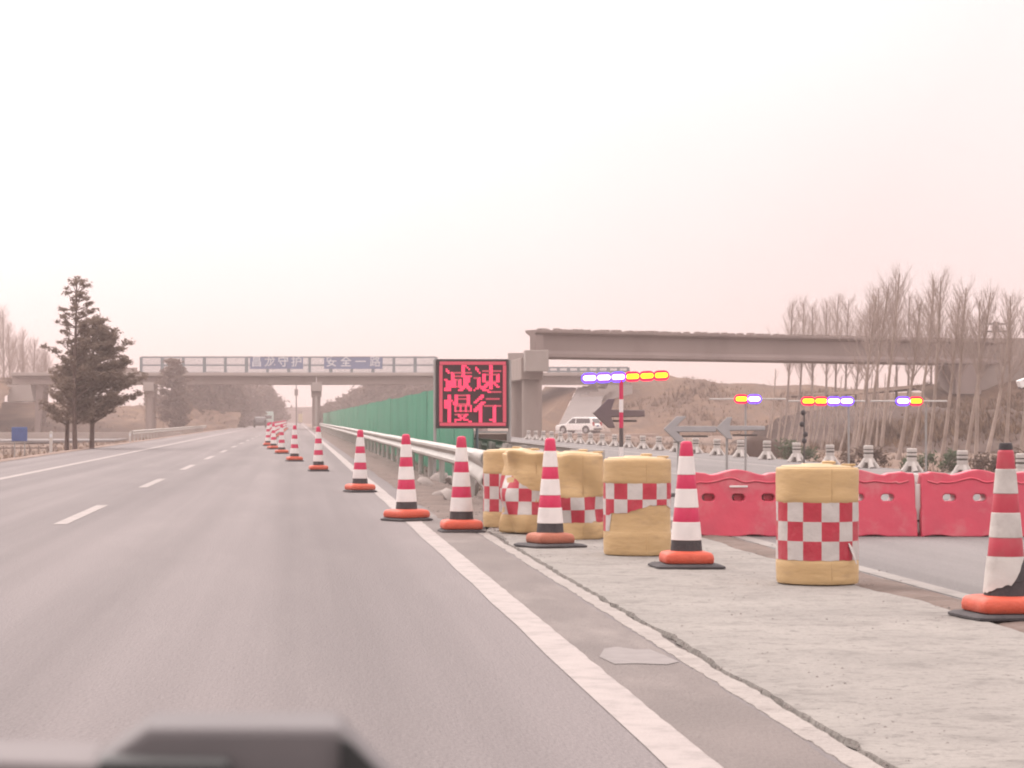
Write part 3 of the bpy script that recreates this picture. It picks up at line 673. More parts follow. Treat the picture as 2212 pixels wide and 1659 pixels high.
for name, ox, oy in (('jian', 0, 0), ('su', 17, 0), ('man', 0, 17), ('xing', 17, 17)):
    d = MB()
    for (cx, cy_), dim in dots(GLY[name]).items():
        x = -16.5 * cell + (ox + cx + .5) * cell; z = zc + 16.5 * cell - (oy + cy_ + .5) * cell
        d.box((x, -.014, z), (cell * .96, .014, cell * .96), mi=dim)
    d.obj('lit_character', [M['led'], M['led_dim']], sg)
for s_ in (-1, 1): MB().tube([(s_ * (SW / 2 + .03), .07, .05), (s_ * (SW / 2 + .03), .07, zc + SH / 2 - .02)], .032, 12).obj('sign_pole', M['pole'], sg, smooth=50)
MB().box((-SW / 2 - .03, .07, .1), (.5, .34, .2), taper=.8).obj('concrete_foot', M['pale'], sg, bevel=.03)
MB().box((SW / 2 + .03, .07, .1), (.5, .34, .2), taper=.8).obj('concrete_foot', M['pale'], sg, bevel=.03)

# odds and ends in the median
fr_ = thing('site_frame', 'low pale steel frame with dusty brown panel under the illuminated sign', 'frame', (GX(1060, 60), 60, -.2))
for x in (-.42, .42): MB().box((x, 0, .55), (.05, .05, 1.1)).obj('frame_post', M['pole'], fr_)
for z in (.35, .72, 1.08): MB().box((0, .03, z), (.84, .04, .05)).obj('frame_rail', M['pole'], fr_)
MB().box((0, .06, .88), (.8, .02, .3)).obj('frame_panel', M['dirt'], fr_)
tb = MB().lathe([(.16, 0), (.24, .05), (.25, .2), (.2, .36), (.1, .42), (.02, .43)], 20, squ=[3] * 6)
tb.v = [p * (1 + .12 * ns(p.x * 6, p.y * 6, p.z * 6)) for p in tb.v]
tag(tb.obj('tarpaulin_bundle', M['tarp'], smooth=60, loc=(GX(1123, 45), 45, .1)), 'dark lumpy tarpaulin bundle between the sign and the dented barrels', 'bundle')
rk = MB().lathe([(.1, 0), (.2, .05), (.19, .16), (.1, .22), (.01, .23)], 12)
rk.v = [p * (1 + .3 * ns(p.x * 5, p.y * 5, p.z * 5 + 2)) for p in rk.v]
rkm = rk.mesh('rubble_stone', M['pale'], 60)
rnd = random.Random(5)
for k in range(9):
    o = bpy.data.objects.new('rubble_stone', rkm); C.objects.link(o); s_ = rnd.uniform(.35, 1)
    o.location = (2.3 + rnd.uniform(-.2, .8), 36 + rnd.uniform(0, 16), -.05); o.rotation_euler = (rnd.random(), rnd.random(), rnd.random() * 6); o.scale = (s_, s_ * 1.4, s_)
    tag(o, 'pale rubble stone lying in the dirt under the guardrail', 'stone', 'stones under the guardrail')

# ------------------------------------------------------------------ light-bar stands and arrow boards
LB = 'flashing light bars on stands behind the barrels'
def pill(mb, x, z, w, hgt, y, mi):
    n = 10; pts = []
    for k in range(n):
        a = math.pi / 2 + math.pi * k / (n - 1); pts.append((x - w / 2 + hgt / 2 + hgt / 2 * math.cos(a), z + hgt / 2 * math.sin(a)))
    for k in range(n):
        a = -math.pi / 2 + math.pi * k / (n - 1); pts.append((x + w / 2 - hgt / 2 + hgt / 2 * math.cos(a), z + hgt / 2 * math.sin(a)))
    mb.prism(pts, y - .02, y, 'y', mi)
def lightstand(label, xc, y, zbar, width, cells, pole_x, roll=0, striped=False, lens_h=.075):
    t = thing('light_bar_stand', label, 'warning light', (xc, y, -.012), 0, LB)
    zb = zbar + .012
    if striped:
        p = MB(); z = 0; k = 0
        prof = []; mis = []
        edges = [0, .18, .40, .52, .66, .80, .93, 1.08, 1.2, 1.31, 1.5, zb - .02]
        for a, b, mi in zip(edges[:-1], edges[1:], (1, 0, 1, 0, 1, 2, 2, 0, 0, 1, 0)):
            prof += [(.03, a), (.03, b - .0005)]; mis += [mi, mi]
        p.lathe(prof, 16, mis[:-1] + [0]); p.shift((pole_x, 0, 0)).obj('pole', [M['red'], M['white'], M['darkpole']], t, smooth=40)
    else: MB().tube([(pole_x, .02, 0), (pole_x, .02, zb)], .017, 10).obj('pole', M['pole'], t, smooth=40)
    MB().box((pole_x, 0, .03), (.4, .4, .06), taper=.7).obj('stand_foot', M['rubber'], t, bevel=.01)
    bar = MB().box((0, .02, 0), (width, .05, .028)).obj('bar_rail', M['postwhite'], t, bevel=.008, loc=(0, 0, zb))
    bar.rotation_euler = (0, -roll, 0)
    for k, kind in enumerate(cells):
        w = width / len(cells); x = -width / 2 + w * (k + .5)
        if kind == '.':
            MB().box((x, -.012, 0), (w * .82, .012, .022)).obj('unlit_lens', M['check_white'], bar, bevel=.004); continue
        rim = MB(); pill(rim, x, 0, w * 1.12, lens_h * 1.42, -.004, 0); rim.obj('lens_rim', M['bluev'] if kind == 'b' else M['amber_red'], bar)
        core = MB(); pill(core, x, 0.002, w * .88, lens_h * .68, -.024, 0); core.obj('lit_lens', M['bluew'] if kind == 'b' else M['amber'], bar)
    return t
y1 = 36.0; w1 = 186 * y1 / F
lightstand('raised light bar half blue half yellow on red and white striped pole', GX(1350.5, y1), y1, GZ(814, y1), w1, 'bbbaaa', GX(1342, y1) - GX(1350.5, y1), roll=R(2.2), striped=True, lens_h=.105)
y2 = 40.0; w2 = 166 * y2 / F
lightstand('low thin light bar with amber then blue lamp lit, above the arrow boards', GX(1615, y2), y2, GZ(862, y2), w2, '..ab..', GX(1611, y2) - GX(1615, y2), lens_h=.105)
lightstand('low thin light bar with two amber and two blue lamps lit', GX(1787, y2), y2, GZ(866.5, y2), w2, '.aabb.', GX(1834, y2) - GX(1787, y2), lens_h=.105)
lightstand('low thin light bar with blue then amber lamp lit, before the poplar trunks', GX(1964, y2), y2, GZ(866.5, y2), w2, '..ba..', GX(2001, y2) - GX(1964, y2), lens_h=.105)
AG = 'arrow boards pointing to the open lane'
def arrow(label, tip, right, zc, half, shaft, y, pole, m, chevron=False, tiltr=0):
    x0 = GX(tip, y); x1 = GX(right, y); cx = (x0 + x1) / 2; hl_ = half * 1.0
    t = thing('arrow_board', label, 'arrow sign', (cx, y, -.012), R(-4), AG)
    a = x0 - cx; b = x1 - cx; hd = hl_ * 1.05
    if chevron: pts = [(a, 0), (a + hd * .95, hl_), (a + hd * 1.7, hl_), (a + hd * .95, shaft), (b, shaft), (b, -shaft), (a + hd * .95, -shaft), (a + hd * 1.7, -hl_), (a + hd * .95, -hl_)]
    else: pts = [(a, 0), (a + hd, hl_), (a + hd * 1.45, hl_), (a + hd * 1.2, shaft), (b, shaft * .8), (b, -shaft * .8), (a + hd * 1.2, -shaft), (a + hd * 1.45, -hl_), (a + hd, -hl_)]
    o = MB().prism(list(reversed(pts)), -.03, .03).obj('arrow_panel', m, t, bevel=.008, loc=(0, 0, zc + .012)); o.rotation_euler = (R(-7), R(tiltr), 0)
    for px in pole:
        x = GX(px, y) - cx
        MB().tube([(x, .045, 0), (x, .045, zc - .02)], .02, 8).obj('pole', M['pole'], t, smooth=40)
        MB().box((x, .045, .03), (.3, .3, .05), taper=.75).obj('stand_foot', M['rubber'], t, bevel=.01)
    MB().box((b * .2, .04, zc - .1), (abs(b - a) * .5, .03, .03)).obj('back_brace', M['darkpole'], t)
    return t
arrow('dark grey left-pointing arrow board leaning on the red and white pole', 1281, 1392, GZ(893, 36.4), .215, .055, 36.4, (), M['arrow_dark'])
arrow('pale grey chevron arrow board pointing left beside the cone, first of the pair', 1434, 1546, GZ(927, 38.2), .2, .045, 38.2, (1466,), M['arrow'], chevron=True)
arrow('pale grey solid arrow board pointing left, second of the pair on taller legs', 1546, 1652, GZ(925, 39.2), .175, .04, 39.2, (1571,), M['arrow'])
rp = thing('rod', 'thin dark upright rod knotted with tape, beside the low light bar', 'rod', (GX(1737, 44), 44, -.012))
MB().tube([(0, 0, 0), (0, 0, GZ(884, 44))], .016, 8).obj('rod_shaft', M['darkpole'], rp, smooth=40)
for pz, dx in ((890, -.02), (915, -.04), (937, .02), (951, 0)): MB().lathe([(.01, -.05), (.045, -.02), (.04, .03), (.01, .05)], 8).shift((dx, -.01, GZ(pz, 44))).obj('tape_knot', M['rubber'], rp, smooth=60)

# ------------------------------------------------------------------ white banded roadside posts
def post_proto(label, x, y):
    t = thing('roadside_post', label, 'roadside post', (x, y, -.012), 0, 'white banded posts along the far road edge')
    MB().lathe([(.135, .14), (.112, .22), (.108, .28), (.116, .281), (.116, .335), (.104, .337), (.104, .378), (.116, .38), (.116, .43), (.104, .432), (.104, .458), (.116, .46), (.116, .53), (.1, .545)], 16,
               mis=[0, 0, 0, 0, 0, 1, 1, 0, 0, 1, 1, 0, 0, 0]).obj('post_head', [M['postwhite'], M['postgrey']], t, smooth=35)
    for a in (0, 90, 180, 270):
        ca, sa = math.cos(R(a + 8)), math.sin(R(a + 8))
        MB().tube([(ca * .08, sa * .08, .22), (ca * .14, sa * .14, .11), (ca * .215, sa * .215, .0)], [.055, .06, .072], 8).obj('splayed_leg', M['postwhite'], t, smooth=50)
    return t
p0 = None
for k in range(24):
    y = 47.5 + 4.25 * k; x = 14.05 - .0035 * max(0, y - 60)
    if k < 12: lab = f'white banded splay-legged post, {ORD[k]} in the roadside row counting leftward from the torn cone'
    else: lab = 'tiny pale splay-legged post in the distant end of the roadside row, below the unfinished bridge'
    if p0 is None: p0 = post_proto(lab, x, y)
    else: dup(p0, (x, y, -.012), .3 * ns(k, 2) * 3, lab, scale=1 + .06 * ns(k * 3.1, 5))

# ------------------------------------------------------------------ left-hand delineator posts and blue sign
def delin(label, x, y, hgt):
    t = thing('delineator_post', label, 'marker post', (x, y, -.15), 0, 'white marker posts on the verge')
    MB().prism([(-.06, 0), (.06, 0), (.06, hgt + .12), (.0, hgt + .16), (-.06, hgt + .10)], -.04, .04).obj('post_body', M['postwhite'], t, bevel=.012)
    MB().box((0, -.045, hgt - .02), (.09, .01, .12)).obj('reflector', M['lettering'], t)
delin('tall white marker post on the dusty verge nearest the left edge', GX(110, 90), 90, .76)
delin('small white marker post on the verge midway between pines and overpass pier', GX(281, 132), 132, .52)
bs = thing('blue_sign', 'small blue sign on short legs at the field edge near the pines', 'sign', (GX(42, 108), 108, -.75))
MB().box((0, 0, 1.28), (.7, .05, .62)).obj('sign_panel', M['blue'], bs, bevel=.02)
for x in (-.22, .22): MB().tube([(x, .05, 0), (x, .05, 1.5)], .03, 8).obj('sign_leg', M['pole'], bs)
lf = thing('verge_fence', 'low rail fence of thin posts beyond the verge beside the blue sign', 'fence', (GX(-30, 118), 118, -.8))
for k in range(9): MB().box((k * .42, 0, .35), (.06, .06, .75)).obj('fence_post', M['bark_far'], lf)
MB().box((1.7, .04, .6), (3.5, .03, .07)).obj('fence_rail', M['bark_far'], lf)
lw = MB().box((GX(190, 205), 205, -.2), (15.5, .3, .55)); 
tag(lw.obj('low_wall', M['pale'], bevel=.03), 'long low pale wall at the field edge behind the pine trunks', 'wall')

# ------------------------------------------------------------------ old overpass with railing and banners
OY = 280.0; ux = lambda px: GX(px, OY); uz = lambda py: GZ(py, OY)
op = thing('overpass', 'old concrete overpass crossing the motorway with mesh railing and blue slogan panels', 'overpass', (0, OY, 0))
xa, xb = ux(24), ux(1362)
zt, zf, zb_ = uz(805), uz(812), uz(829.5)
MB().box(((xa + xb) / 2, 4.4, (zt + zf) / 2 + .02), (xb - xa, 9.6, zt - zf)).obj('deck_slab', M['pale'], op, bevel=.04)
for k in range(4): 
    spans = [ux(24), ux(321), ux(684), ux(1047), xb]
    for a, b in zip(spans[:-1], spans[1:]):
        if k in (0, 3): MB().prism([(0, zb_), (.9, zb_), (.75, zb_ + .3), (.55, zf - .15), (1.1, zf + .01), (-.2, zf + .01), (.35, zf - .15), (.15, zb_ + .3)], a + .06, b - .06, 'x').shift((0, .35 + k * 2.3, 0)).obj('girder', M['concrete'], op)
for px in (321, 684, 1047):
    MB().box((ux(px), 3.6, (uz(826) + uz(845)) / 2 + .0), (ux(333) - ux(310), 8.6, uz(826) - uz(845))).obj('pier_cap', M['pale'], op, bevel=.05)
    MB().box((ux(px), 4.4, uz(851)), (1.15, 6.8, uz(845) - uz(857)), ).obj('pier_corbel', M['concrete'], op, bevel=.05)
    for yy_ in (1.6, 7.2): MB().tube([(ux(px), yy_, -1.2), (ux(px), yy_, uz(855))], .46, 18).obj('pier_column', M['concrete' if px < 400 else 'beamc'], op, smooth=40)
for px, s_ in ((76, -1), (1294, 1)):
    for yy_ in (1.6, 7.2): MB().prism([(ux(px) - .25, -1), (ux(px) + .35, -1), (ux(px) + s_ * -.5 + .35, uz(832)), (ux(px) + s_ * -.5 - .55, uz(832))], yy_ - .35, yy_ + .35).obj('raked_leg', M['beamc'], op)
MB().prism([(xb - 3.4, uz(868)), (xb + .2, uz(868)), (xb + .2, uz(831)), (xb - 2.6, uz(831))], -.2, 9).obj('abutment', M['pale'], op)
MB().prism([(xa - .4, uz(868)), (xa + 2.6, uz(866)), (xa + 2.2, uz(831)), (xa - .4, uz(831))], -.2, 9).obj('abutment', M['pale'], op)
def railing(x0, x1, z0, z1, every, wires=.13):
    w = MB(); n = int((x1 - x0) / wires)
    for i in range(n): w.box((x0 + i * wires, 0, (z0 + z1) / 2), (.058, .012, z1 - z0))
    for i in range(int((z1 - z0) / .18)): w.box(((x0 + x1) / 2, .013, z0 + i * .18), (x1 - x0, .01, .02))
    r = w.obj('railing_mesh', M['mesh'], op)
    p = MB(); n = max(1, int(round((x1 - x0) / every)))
    for i in range(n + 1): p.box((x0 + (x1 - x0) * i / n, .03, (z0 + z1) / 2), (.36, .05, z1 - z0 + .02))
    for z in (z0 + .02, (z0 + z1) / 2, z1): p.box(((x0 + x1) / 2, .06, z), (x1 - x0, .04, .17))
    p.obj('railing_frame', M['fence'], r)
railing(ux(305), ux(942), zt - .06, uz(771.5), 2.45)
railing(ux(1185), ux(1357), zt - .3, uz(794), 1.2)
MB().box((ux(200), .1, uz(800)), (ux(305) - ux(112), .25, .62)).obj('parapet', M['concrete'], op)
for px0, px1, txt in ((540, 655, '昌龙守护'), (700, 826, '安全一路')):
    xm = (ux(px0) + ux(px1)) / 2; zm = (uz(772) + uz(797)) / 2
    pn = MB().box((xm, -.06, zm), (ux(px1) - ux(px0), .06, uz(772) - uz(797))).obj('slogan_panel', M['banner'], op)
    step = (ux(px1) - ux(px0)) / 4
    for i, ch in enumerate(txt):
        me = text_mesh(ch, 1.28, 'panel_character'); me.materials.append(M['lettering'])
        o = bpy.data.objects.new('panel_character', me); C.objects.link(o); o.parent = pn
        o.rotation_euler = (R(90), 0, 0); o.location = (ux(px0) + step * (i + .5), -.105, zm + .1)
# paved slope beside the far abutment, and a smaller bridge behind
ps = MB(); q = [(ux(1170), -14, -.45), (ux(1252), -14, -.3), (ux(1312), 2, uz(836)), (ux(1252), 2, uz(836))]
b = len(ps.v); ps.v += [Vector(p) for p in q]; ps.face([0, 1, 2, 3])
o = ps.obj('slope_paving', M['paving']); o.location = (0, OY, 0); sm = o.modifiers.new('t', 'SOLIDIFY'); sm.thickness = .3; sm.offset = -1
tag(o, 'grey paved slope rising to the abutment of the old overpass', 'paved slope')
es = MB(); q = [(ux(1100), -16, -.7), (ux(1168), -14, -.5), (ux(1249), 1.5, uz(837)), (ux(1200), 12, uz(832)), (ux(1130), 14, -.6)]
es.v += [Vector(p) for p in q]; es.v.append(Vector((ux(1215), 14, -.6))); es.face([0, 1, 2]); es.face([0, 2, 3]); es.face([0, 3, 4])
o = es.obj('earth_slope', M['bank'], recalc=False); o.location = (0, OY, 0); setting(o)
sp = thing('concrete_steps', 'pale stepped concrete wing wall under the end of the old overpass', 'wing wall', (0, OY, 0))
for i in range(4): MB().box((ux(1262) + .8 * i, -1.0 + i * .3, uz(862) + .33 * i), (3.2 - .5 * i, 1.2, .34)).obj('step', M['pale'], sp)
fb = thing('distant_bridge', 'faint distant bridge across the motorway far beyond the overpass', 'bridge', (0, 640, 0))
MB().box((GX(700, 640), 0, GZ(884, 640)), (58, 9, GZ(881, 640) - GZ(888, 640))).obj('deck_slab', M['beamc'], fb)
for px in (572, 648, 735): MB().box((GX(px, 640), 0, 1.4), (1.2, 6, 4.8)).obj('pier_column', M['beamc'], fb)
for px0, px1 in ((480, 590), (745, 900)): MB().box(((GX(px0, 640) + GX(px1, 640)) / 2, 2, .9), (GX(px1, 640) - GX(px0, 640), 10, 3.4)).obj('abutment', M['beamc'], fb)

# ------------------------------------------------------------------ unfinished bridge
nb_ = thing('unfinished_bridge', 'unfinished bridge with bare concrete girder span on a round-column pier', 'bridge', (0, 0, 0))
A = Vector((GX(1148, 160.5), 160.5, 0)); B = Vector((GX(2168, 183), 183, 0)); dr = (B - A).normalized(); ln = (B - A).length
gprof = [(-.38, 0), (.38, 0), (.38, .22), (.13, .42), (.13, 1.42), (.62, 1.58), (.64, 1.76), (-.64, 1.76), (-.62, 1.58), (-.13, 1.42), (-.13, .42), (-.38, .22)]
zg = GZ(770.5, 160.5)
ang = math.atan2(dr.y, dr.x)
for k in range(4):
    gm = MB().prism(gprof, 0, ln - k * 1.62 * (math.tan(ang) + .5), 'x'); gm.v = [Vector((p.x + k * 1.62 * (math.tan(ang) + .2), p.y + k * 1.62, p.z)) for p in gm.v]
    o = gm.obj('girder', M['beamc'], nb_, bevel=.02); o.location = (A.x, A.y + .3, zg); o.rotation_euler = (0, 0, ang)
    if k == 0:
        MB().box((.35, -.3, .85), (.7, .34, 1.2)).obj('end_block', M['beamc'], o, bevel=.03)
        MB().box((ln - .35, -.3, .85), (.7, .34, 1.2)).obj('end_block', M['beamc'], o, bevel=.03)
        rb = MB(); r_ = random.Random(3)
        for i in range(110):
            x = .6 + (ln - 1.2) * i / 109; rb.box((x, r_.uniform(-.4, .5), 1.76 + .05), (.16, .5, .07 + .1 * r_.random()))
        rb.obj('rebar_loops', M['concrete'], o)
MB().box((GX(1157, 160), 159.6, (GZ(757, 160) + GZ(803, 160)) / 2), (GX(1182, 160) - GX(1131, 160), 1.0, GZ(757, 160) - GZ(803, 160))).obj('cap_end_block', M['pale'], nb_, bevel=.04)
MB().box((GX(1150, 160), 166.5, (GZ(772, 160) + GZ(820, 160)) / 2), (1.45, 12.6, GZ(772, 160) - GZ(820, 160) - .02)).obj('pier_cap', M['concrete'], nb_, bevel=.04)
MB().box((GX(1120, 172.4), 173.2, (GZ(766, 172) + GZ(800, 172)) / 2), (1.3, .8, 1.4)).obj('cap_end_block', M['pale'], nb_, bevel=.04)
for yy_ in (161.4, 171.4): MB().tube([(GX(1149, 161.4) if yy_ < 165 else GX(1122, 171.4), yy_, -.7), (GX(1149, 161.4) if yy_ < 165 else GX(1122, 171.4), yy_, GZ(818, 160))], .66 if yy_ < 165 else .6, 26).obj('pier_column', M['concrete'], nb_, smooth=40)
MB().box((GX(2092, 181), 184.0, (GZ(784, 181) + GZ(848, 181)) / 2 - .1), (1.9, 6, GZ(784, 181) - GZ(848, 181))).obj('abutment_wall', M['beamc'], nb_)
MB().box((GX(2155, 183), 186.0, (GZ(784, 181) + GZ(848, 181)) / 2 - .1), (3.4, 7, GZ(784, 181) - GZ(850, 181))).obj('abutment_block', M['concrete'], nb_)
MB().box((GX(2205, 184), 187.0, GZ(790, 181) - .1), (6.5, 8, 4.4)).obj('abutment_block', M['concrete'], nb_)
MB().box((GX(2250, 187) , 191.0, (GZ(735, 187) - .5) / 2), (GX(2330, 187) - GX(2172, 187), 6, GZ(735, 187) + .5)).obj('abutment_backwall', M['pale'], nb_)
wn = thing('lamp_box', 'small white box lamp with dark underside at the embankment edge by the bridge end', 'lamp', (GX(2213, 150), 150, 0))
MB().box((0, 0, GZ(826, 150)), (.8, .6, .5), ry=-.35).obj('lamp_cover', M['carwhite'], wn, bevel=.05)
MB().box((.05, 0, GZ(836, 150)), (.75, .55, .22)).obj('lamp_base', M['rubber'], wn, bevel=.03)
MB().tube([(.2, 0, -.6), (.2, 0, GZ(838, 150))], .06, 8).obj('pole', M['darkpole'], wn)
up = thing('utility_pole', 'thin utility pole with crossarm standing behind the end of the girder span', 'utility pole', (GX(2149, 230), 230, -.5))
MB().tube([(0, 0, 0), (0, 0, GZ(694, 230) + .5)], [.17, .11], 10).obj('pole', M['darkpole'], up, smooth=40)
for pz, w in ((700, 1.9), (716, 2.6)): MB().box((0, -.12, GZ(pz, 230) + .5), (w, .12, .16)).obj('crossarm', M['darkpole'], up)
MB().box((0, -.2, GZ(706, 230) + .5), (.5, .4, .9)).obj('transformer', M['darkpole'], up, bevel=.05)

# ------------------------------------------------------------------ vehicles
def car(name, label, loc, rz, paint, Ln=4.7, W=1.85, H=1.75, suv=True, lit=True):
    t = thing(name, label, 'car', loc, rz, None)
    h = Ln / 2; k = H / 1.75
    low = [(-h, .42), (-h + .02, .32), (h - .04, .32), (h, .45), (h - .02, .72), (h - .12, .86 * k), (h - 1.1, 1.0 * k), (-h + .08, 1.05 * k), (-h, .9 * k)]
    MB().prism(low, -W / 2, W / 2).obj('body', paint, t, bevel=.07)
    up = [(-h + .1, 1.0 * k), (h - 1.15, .98 * k), (h - 1.95, H - .06), (h - 2.5, H), (-h + .7, H), (-h + .32, H - .1)]
    g = MB().prism(up, -W / 2 + .1, W / 2 - .1)
    for i, p in enumerate(g.v):
        if p.z > 1.2 * k: p.y *= .88
    g.obj('cabin', paint, t, bevel=.06)
    win = [(-h + .42, 1.1 * k), (h - 1.5, 1.08 * k), (h - 2.05, H - .16), (-h + .55, H - .16)]
    for s_ in (-1, 1):
        w = MB(); 
        for off in (0, .012):
            for a, z in win: w.v.append(Vector((a, s_ * (W / 2 - .1 - (.105 * (z - 1.0 * k) / (.6 * k)) * (W / 2 - .1) * 1.0 + .022 + off), z)))
        w.f = [[0, 1, 2, 3], [7, 6, 5, 4]] + [[i, (i + 1) % 4, 4 + (i + 1) % 4, 4 + i] for i in range(4)]; w.m = [0] * 6
        wo = w.obj('side_window', M['glass'], t)
        MB().box((-.15, s_ * (W / 2 - .12), (H + .95 * k) / 2), (.08, .06, H - 1.25 * k), rx=s_ * .28).obj('window_pillar', paint, wo)
        MB().box((h - 1.6, s_ * (W / 2 + .08), 1.08 * k), (.16, .18, .14)).obj('mirror', paint, t, bevel=.03)
        MB().box((-h + .06, s_ * (W / 2 - .16), 1.02 * k), (.16, .3, .42))  .obj('tail_lamp', M['tail' if lit else 'tyre'], t, bevel=.03)
        MB().box((h - .1, s_ * (W / 2 - .3), .74 * k), (.18, .42, .16)).obj('headlight', M['lettering'], t, bevel=.03)
        for x in (-h + .92, h - .95):
            wh = MB().tube([(x, s_ * (W / 2 - .22), .36), (x, s_ * (W / 2 + .012), .36)], .36, 22).obj('wheel', M['tyre'], t, smooth=40)
            MB().tube([(x, s_ * (W / 2 + .01), .36), (x, s_ * (W / 2 + .025), .36)], .23, 18).obj('rim', M['rim'], wh, smooth=40)
            MB().tube([(x, s_ * (W / 2 - .2), .42), (x, s_ * (W / 2 + .004), .42)], .44, 22).obj('wheel_arch', M['tyre'], t, smooth=40)
    MB().prism([(h - 1.28, 1.04 * k), (h - 1.2, 1.03 * k), (h - 1.86, H - .14), (h - 1.94, H - .12)], -W / 2 + .22, W / 2 - .22).obj('windscreen', M['glass'], t)
    MB().prism([(-h + .1, 1.12 * k), (-h + .14, 1.1 * k), (-h + .36, H - .17), (-h + .3, H - .16)], -W / 2 + .24, W / 2 - .24).obj('rear_window', M['glass'], t)
    MB().box((h - .02, 0, .5), (.08, W * .8, .2)).obj('front_bumper', M['cardark'], t, bevel=.03)
    MB().box((-h + .0, 0, .48), (.1, W * .9, .18)).obj('rear_bumper', M['cardark'], t, bevel=.03)
    MB().box((-h - .02, 0, .82 * k), (.03, .46, .15)).obj('number_plate', M['blue' if lit else 'postgrey'], t)
    return t
yc = 262
car('white_suv', 'white sport utility vehicle parked on bare ground beneath the unfinished bridge', (GX(1250, yc), yc, -.35), R(180 - 38), M['carwhite'])
MBk = MB().box((0, 0, -.28), (14, 10, .5)); o = MBk.obj('parking_ground', M['dusty'], bevel=.2); o.location = (GX(1268, yc), yc, -.1 - .0); o.location.z = -.32; setting(o)
car('dark_car', 'dark car on the motorway ahead, in front of the pale green lorry', (GX(562, 345), 345, 0), R(-90 + 180), M['cardark'], Ln=4.5, W=1.8, H=1.5, lit=False)
tk = thing('lorry', 'lorry under pale green tarpaulin behind the dark car', 'lorry', (GX(576, 430), 430, 0)); tk.scale = (.95, .95, .78)
MB().box((0, 2.5, 2.05), (2.45, 6, 2.3)).obj('cargo_cover', M['teal'], tk, bevel=.15)
MB().box((0, -1.9, 1.55), (2.2, 2.0, 1.9)).obj('cab', M['teal'], tk, bevel=.15)
MB().box((0, -2.92, 1.95), (1.9, .03, .7)).obj('windscreen', M['glass'], tk)
MB().box((0, -2.93, .75), (2.1, .1, .3)).obj('front_bumper', M['cardark'], tk)
for x in (-.95, .95):
    for y in (-1.9, 3.2, 4.5): MB().tube([(x - .14, y, .5), (x + .14, y, .5)], .5, 16).obj('wheel', M['tyre'], tk, smooth=40)

# ------------------------------------------------------------------ far poles
fl = thing('lamp_post', 'thin lamp post seen under the overpass beyond its middle pier', 'lamp post', (GX(640, 420), 420, 0))
MB().tube([(0, 0, 0), (0, 0, 9.0)], [.12, .08], 8).obj('pole', M['darkpole'], fl)
MB().tube([(0, 0, 5.2), (0, 0, 6.3)], .3, 8).obj('pole_box', M['darkpole'], fl)
MB().tube([(0, 0, 9.0), (-1.4, 0, 9.3)], .07, 6).obj('lamp_arm', M['darkpole'], fl)
wpz = thing('sign_post', 'pale upright post in the median in front of the overpass middle pier', 'post', (GX(683, 262), 262, -.2))
MB().tube([(0, 0, 0), (0, 0, GZ(856, 262) + .2)], .13, 12).obj('pole', M['pale'], wpz, smooth=40)
MB().lathe([(.34, 0), (.34, .5), (.2, .6)], 12).obj('post_base', M['pale'], wpz)
cp = thing('cream_board', 'small cream upright board beside the road far beyond the overpass', 'board', (GX(649, 400), 400, 0))
MB().box((0, 0, 1.35), (.7, .1, 1.4)).obj('board_face', mat('cream_board', (.45, .36, .24), rough=.7), cp, bevel=.03)
MB().tube([(0, .07, -.3), (0, .07, 1.9)], .05, 8).obj('pole', M['pole'], cp)

# ------------------------------------------------------------------ trees
def bare_tree(label, x, y, hgt, seed, lean=0, bole=.4, spread=.3, nb=26, z0=-.55, thick=.1, mats=('bark', 'twig'), group='bare poplars on the right bank', tw=6):
    r = random.Random(seed); t = thing('bare_tree', label, 'tree', (x, y, z0), 0, group)
    tr = MB(); cr = MB(); n = 9; pts = []; kx, ky = r.uniform(-.02, .02), r.uniform(-.02, .02)
    for i in range(n):
        f = i / (n - 1); bend = math.sin(f * 3 + seed) * .012 * hgt
        pts.append(Vector((hgt * (math.tan(lean) * f * (1 - .25 * f) + kx * f) + bend, hgt * ky * f + bend * .5, hgt * f)))
    tr.tube(pts, [thick * (1 - .88 * (i / (n - 1)) ** .8) + .012 for i in range(n)], 7); tr.obj('trunk', M[mats[0]], t, smooth=60)
    def at(f):
        q = f * (n - 1); i = min(int(q), n - 2); return pts[i].lerp(pts[i + 1], q - i)
    for b in range(nb):
        f = bole + (0.97 - bole) * (b / nb) ** .85; p = at(f); a = r.uniform(0, 6.283); ln_ = hgt * spread * (1.15 - f) * r.uniform(.6, 1.15) + .3
        el = R(r.uniform(42, 68)); d = Vector((math.cos(a) * math.cos(el), math.sin(a) * math.cos(el), math.sin(el))); q = [p]
        for s_ in range(3): d = (d + Vector((r.uniform(-.12, .12), r.uniform(-.12, .12), .13))).normalized(); q.append(q[-1] + d * ln_ / 3)
        br = thick * .22 * (1.15 - f) + .006; cr.tube(q, [br, br * .75, br * .5, br * .25], 4, cap=False)
        for w in range(tw):
            s_ = r.choice((0, 1, 1, 2)); u = q[s_].lerp(q[s_ + 1], r.random()); d2 = (d + Vector((r.uniform(-.6, .6), r.uniform(-.6, .6), r.uniform(-.05, .5)))).normalized(); l2 = ln_ * r.uniform(.25, .55)
            m_ = u + d2 * l2 * .5 + Vector((0, 0, .04 * l2)); e_ = m_ + (d2 + Vector((r.uniform(-.2, .2), r.uniform(-.2, .2), .2))).normalized() * l2 * .5
            cr.tube([u, m_, e_], [br * .42, br * .3, br * .14], 3, cap=False)
            if tw > 6:
                d3 = (d2 + Vector((r.uniform(-.6, .6), r.uniform(-.6, .6), .3))).normalized(); cr.tube([m_, m_ + d3 * l2 * .5], [br * .26, br * .1], 3, cap=False)
    cr.obj('crown', M[mats[1]], t, recalc=False)
    return t
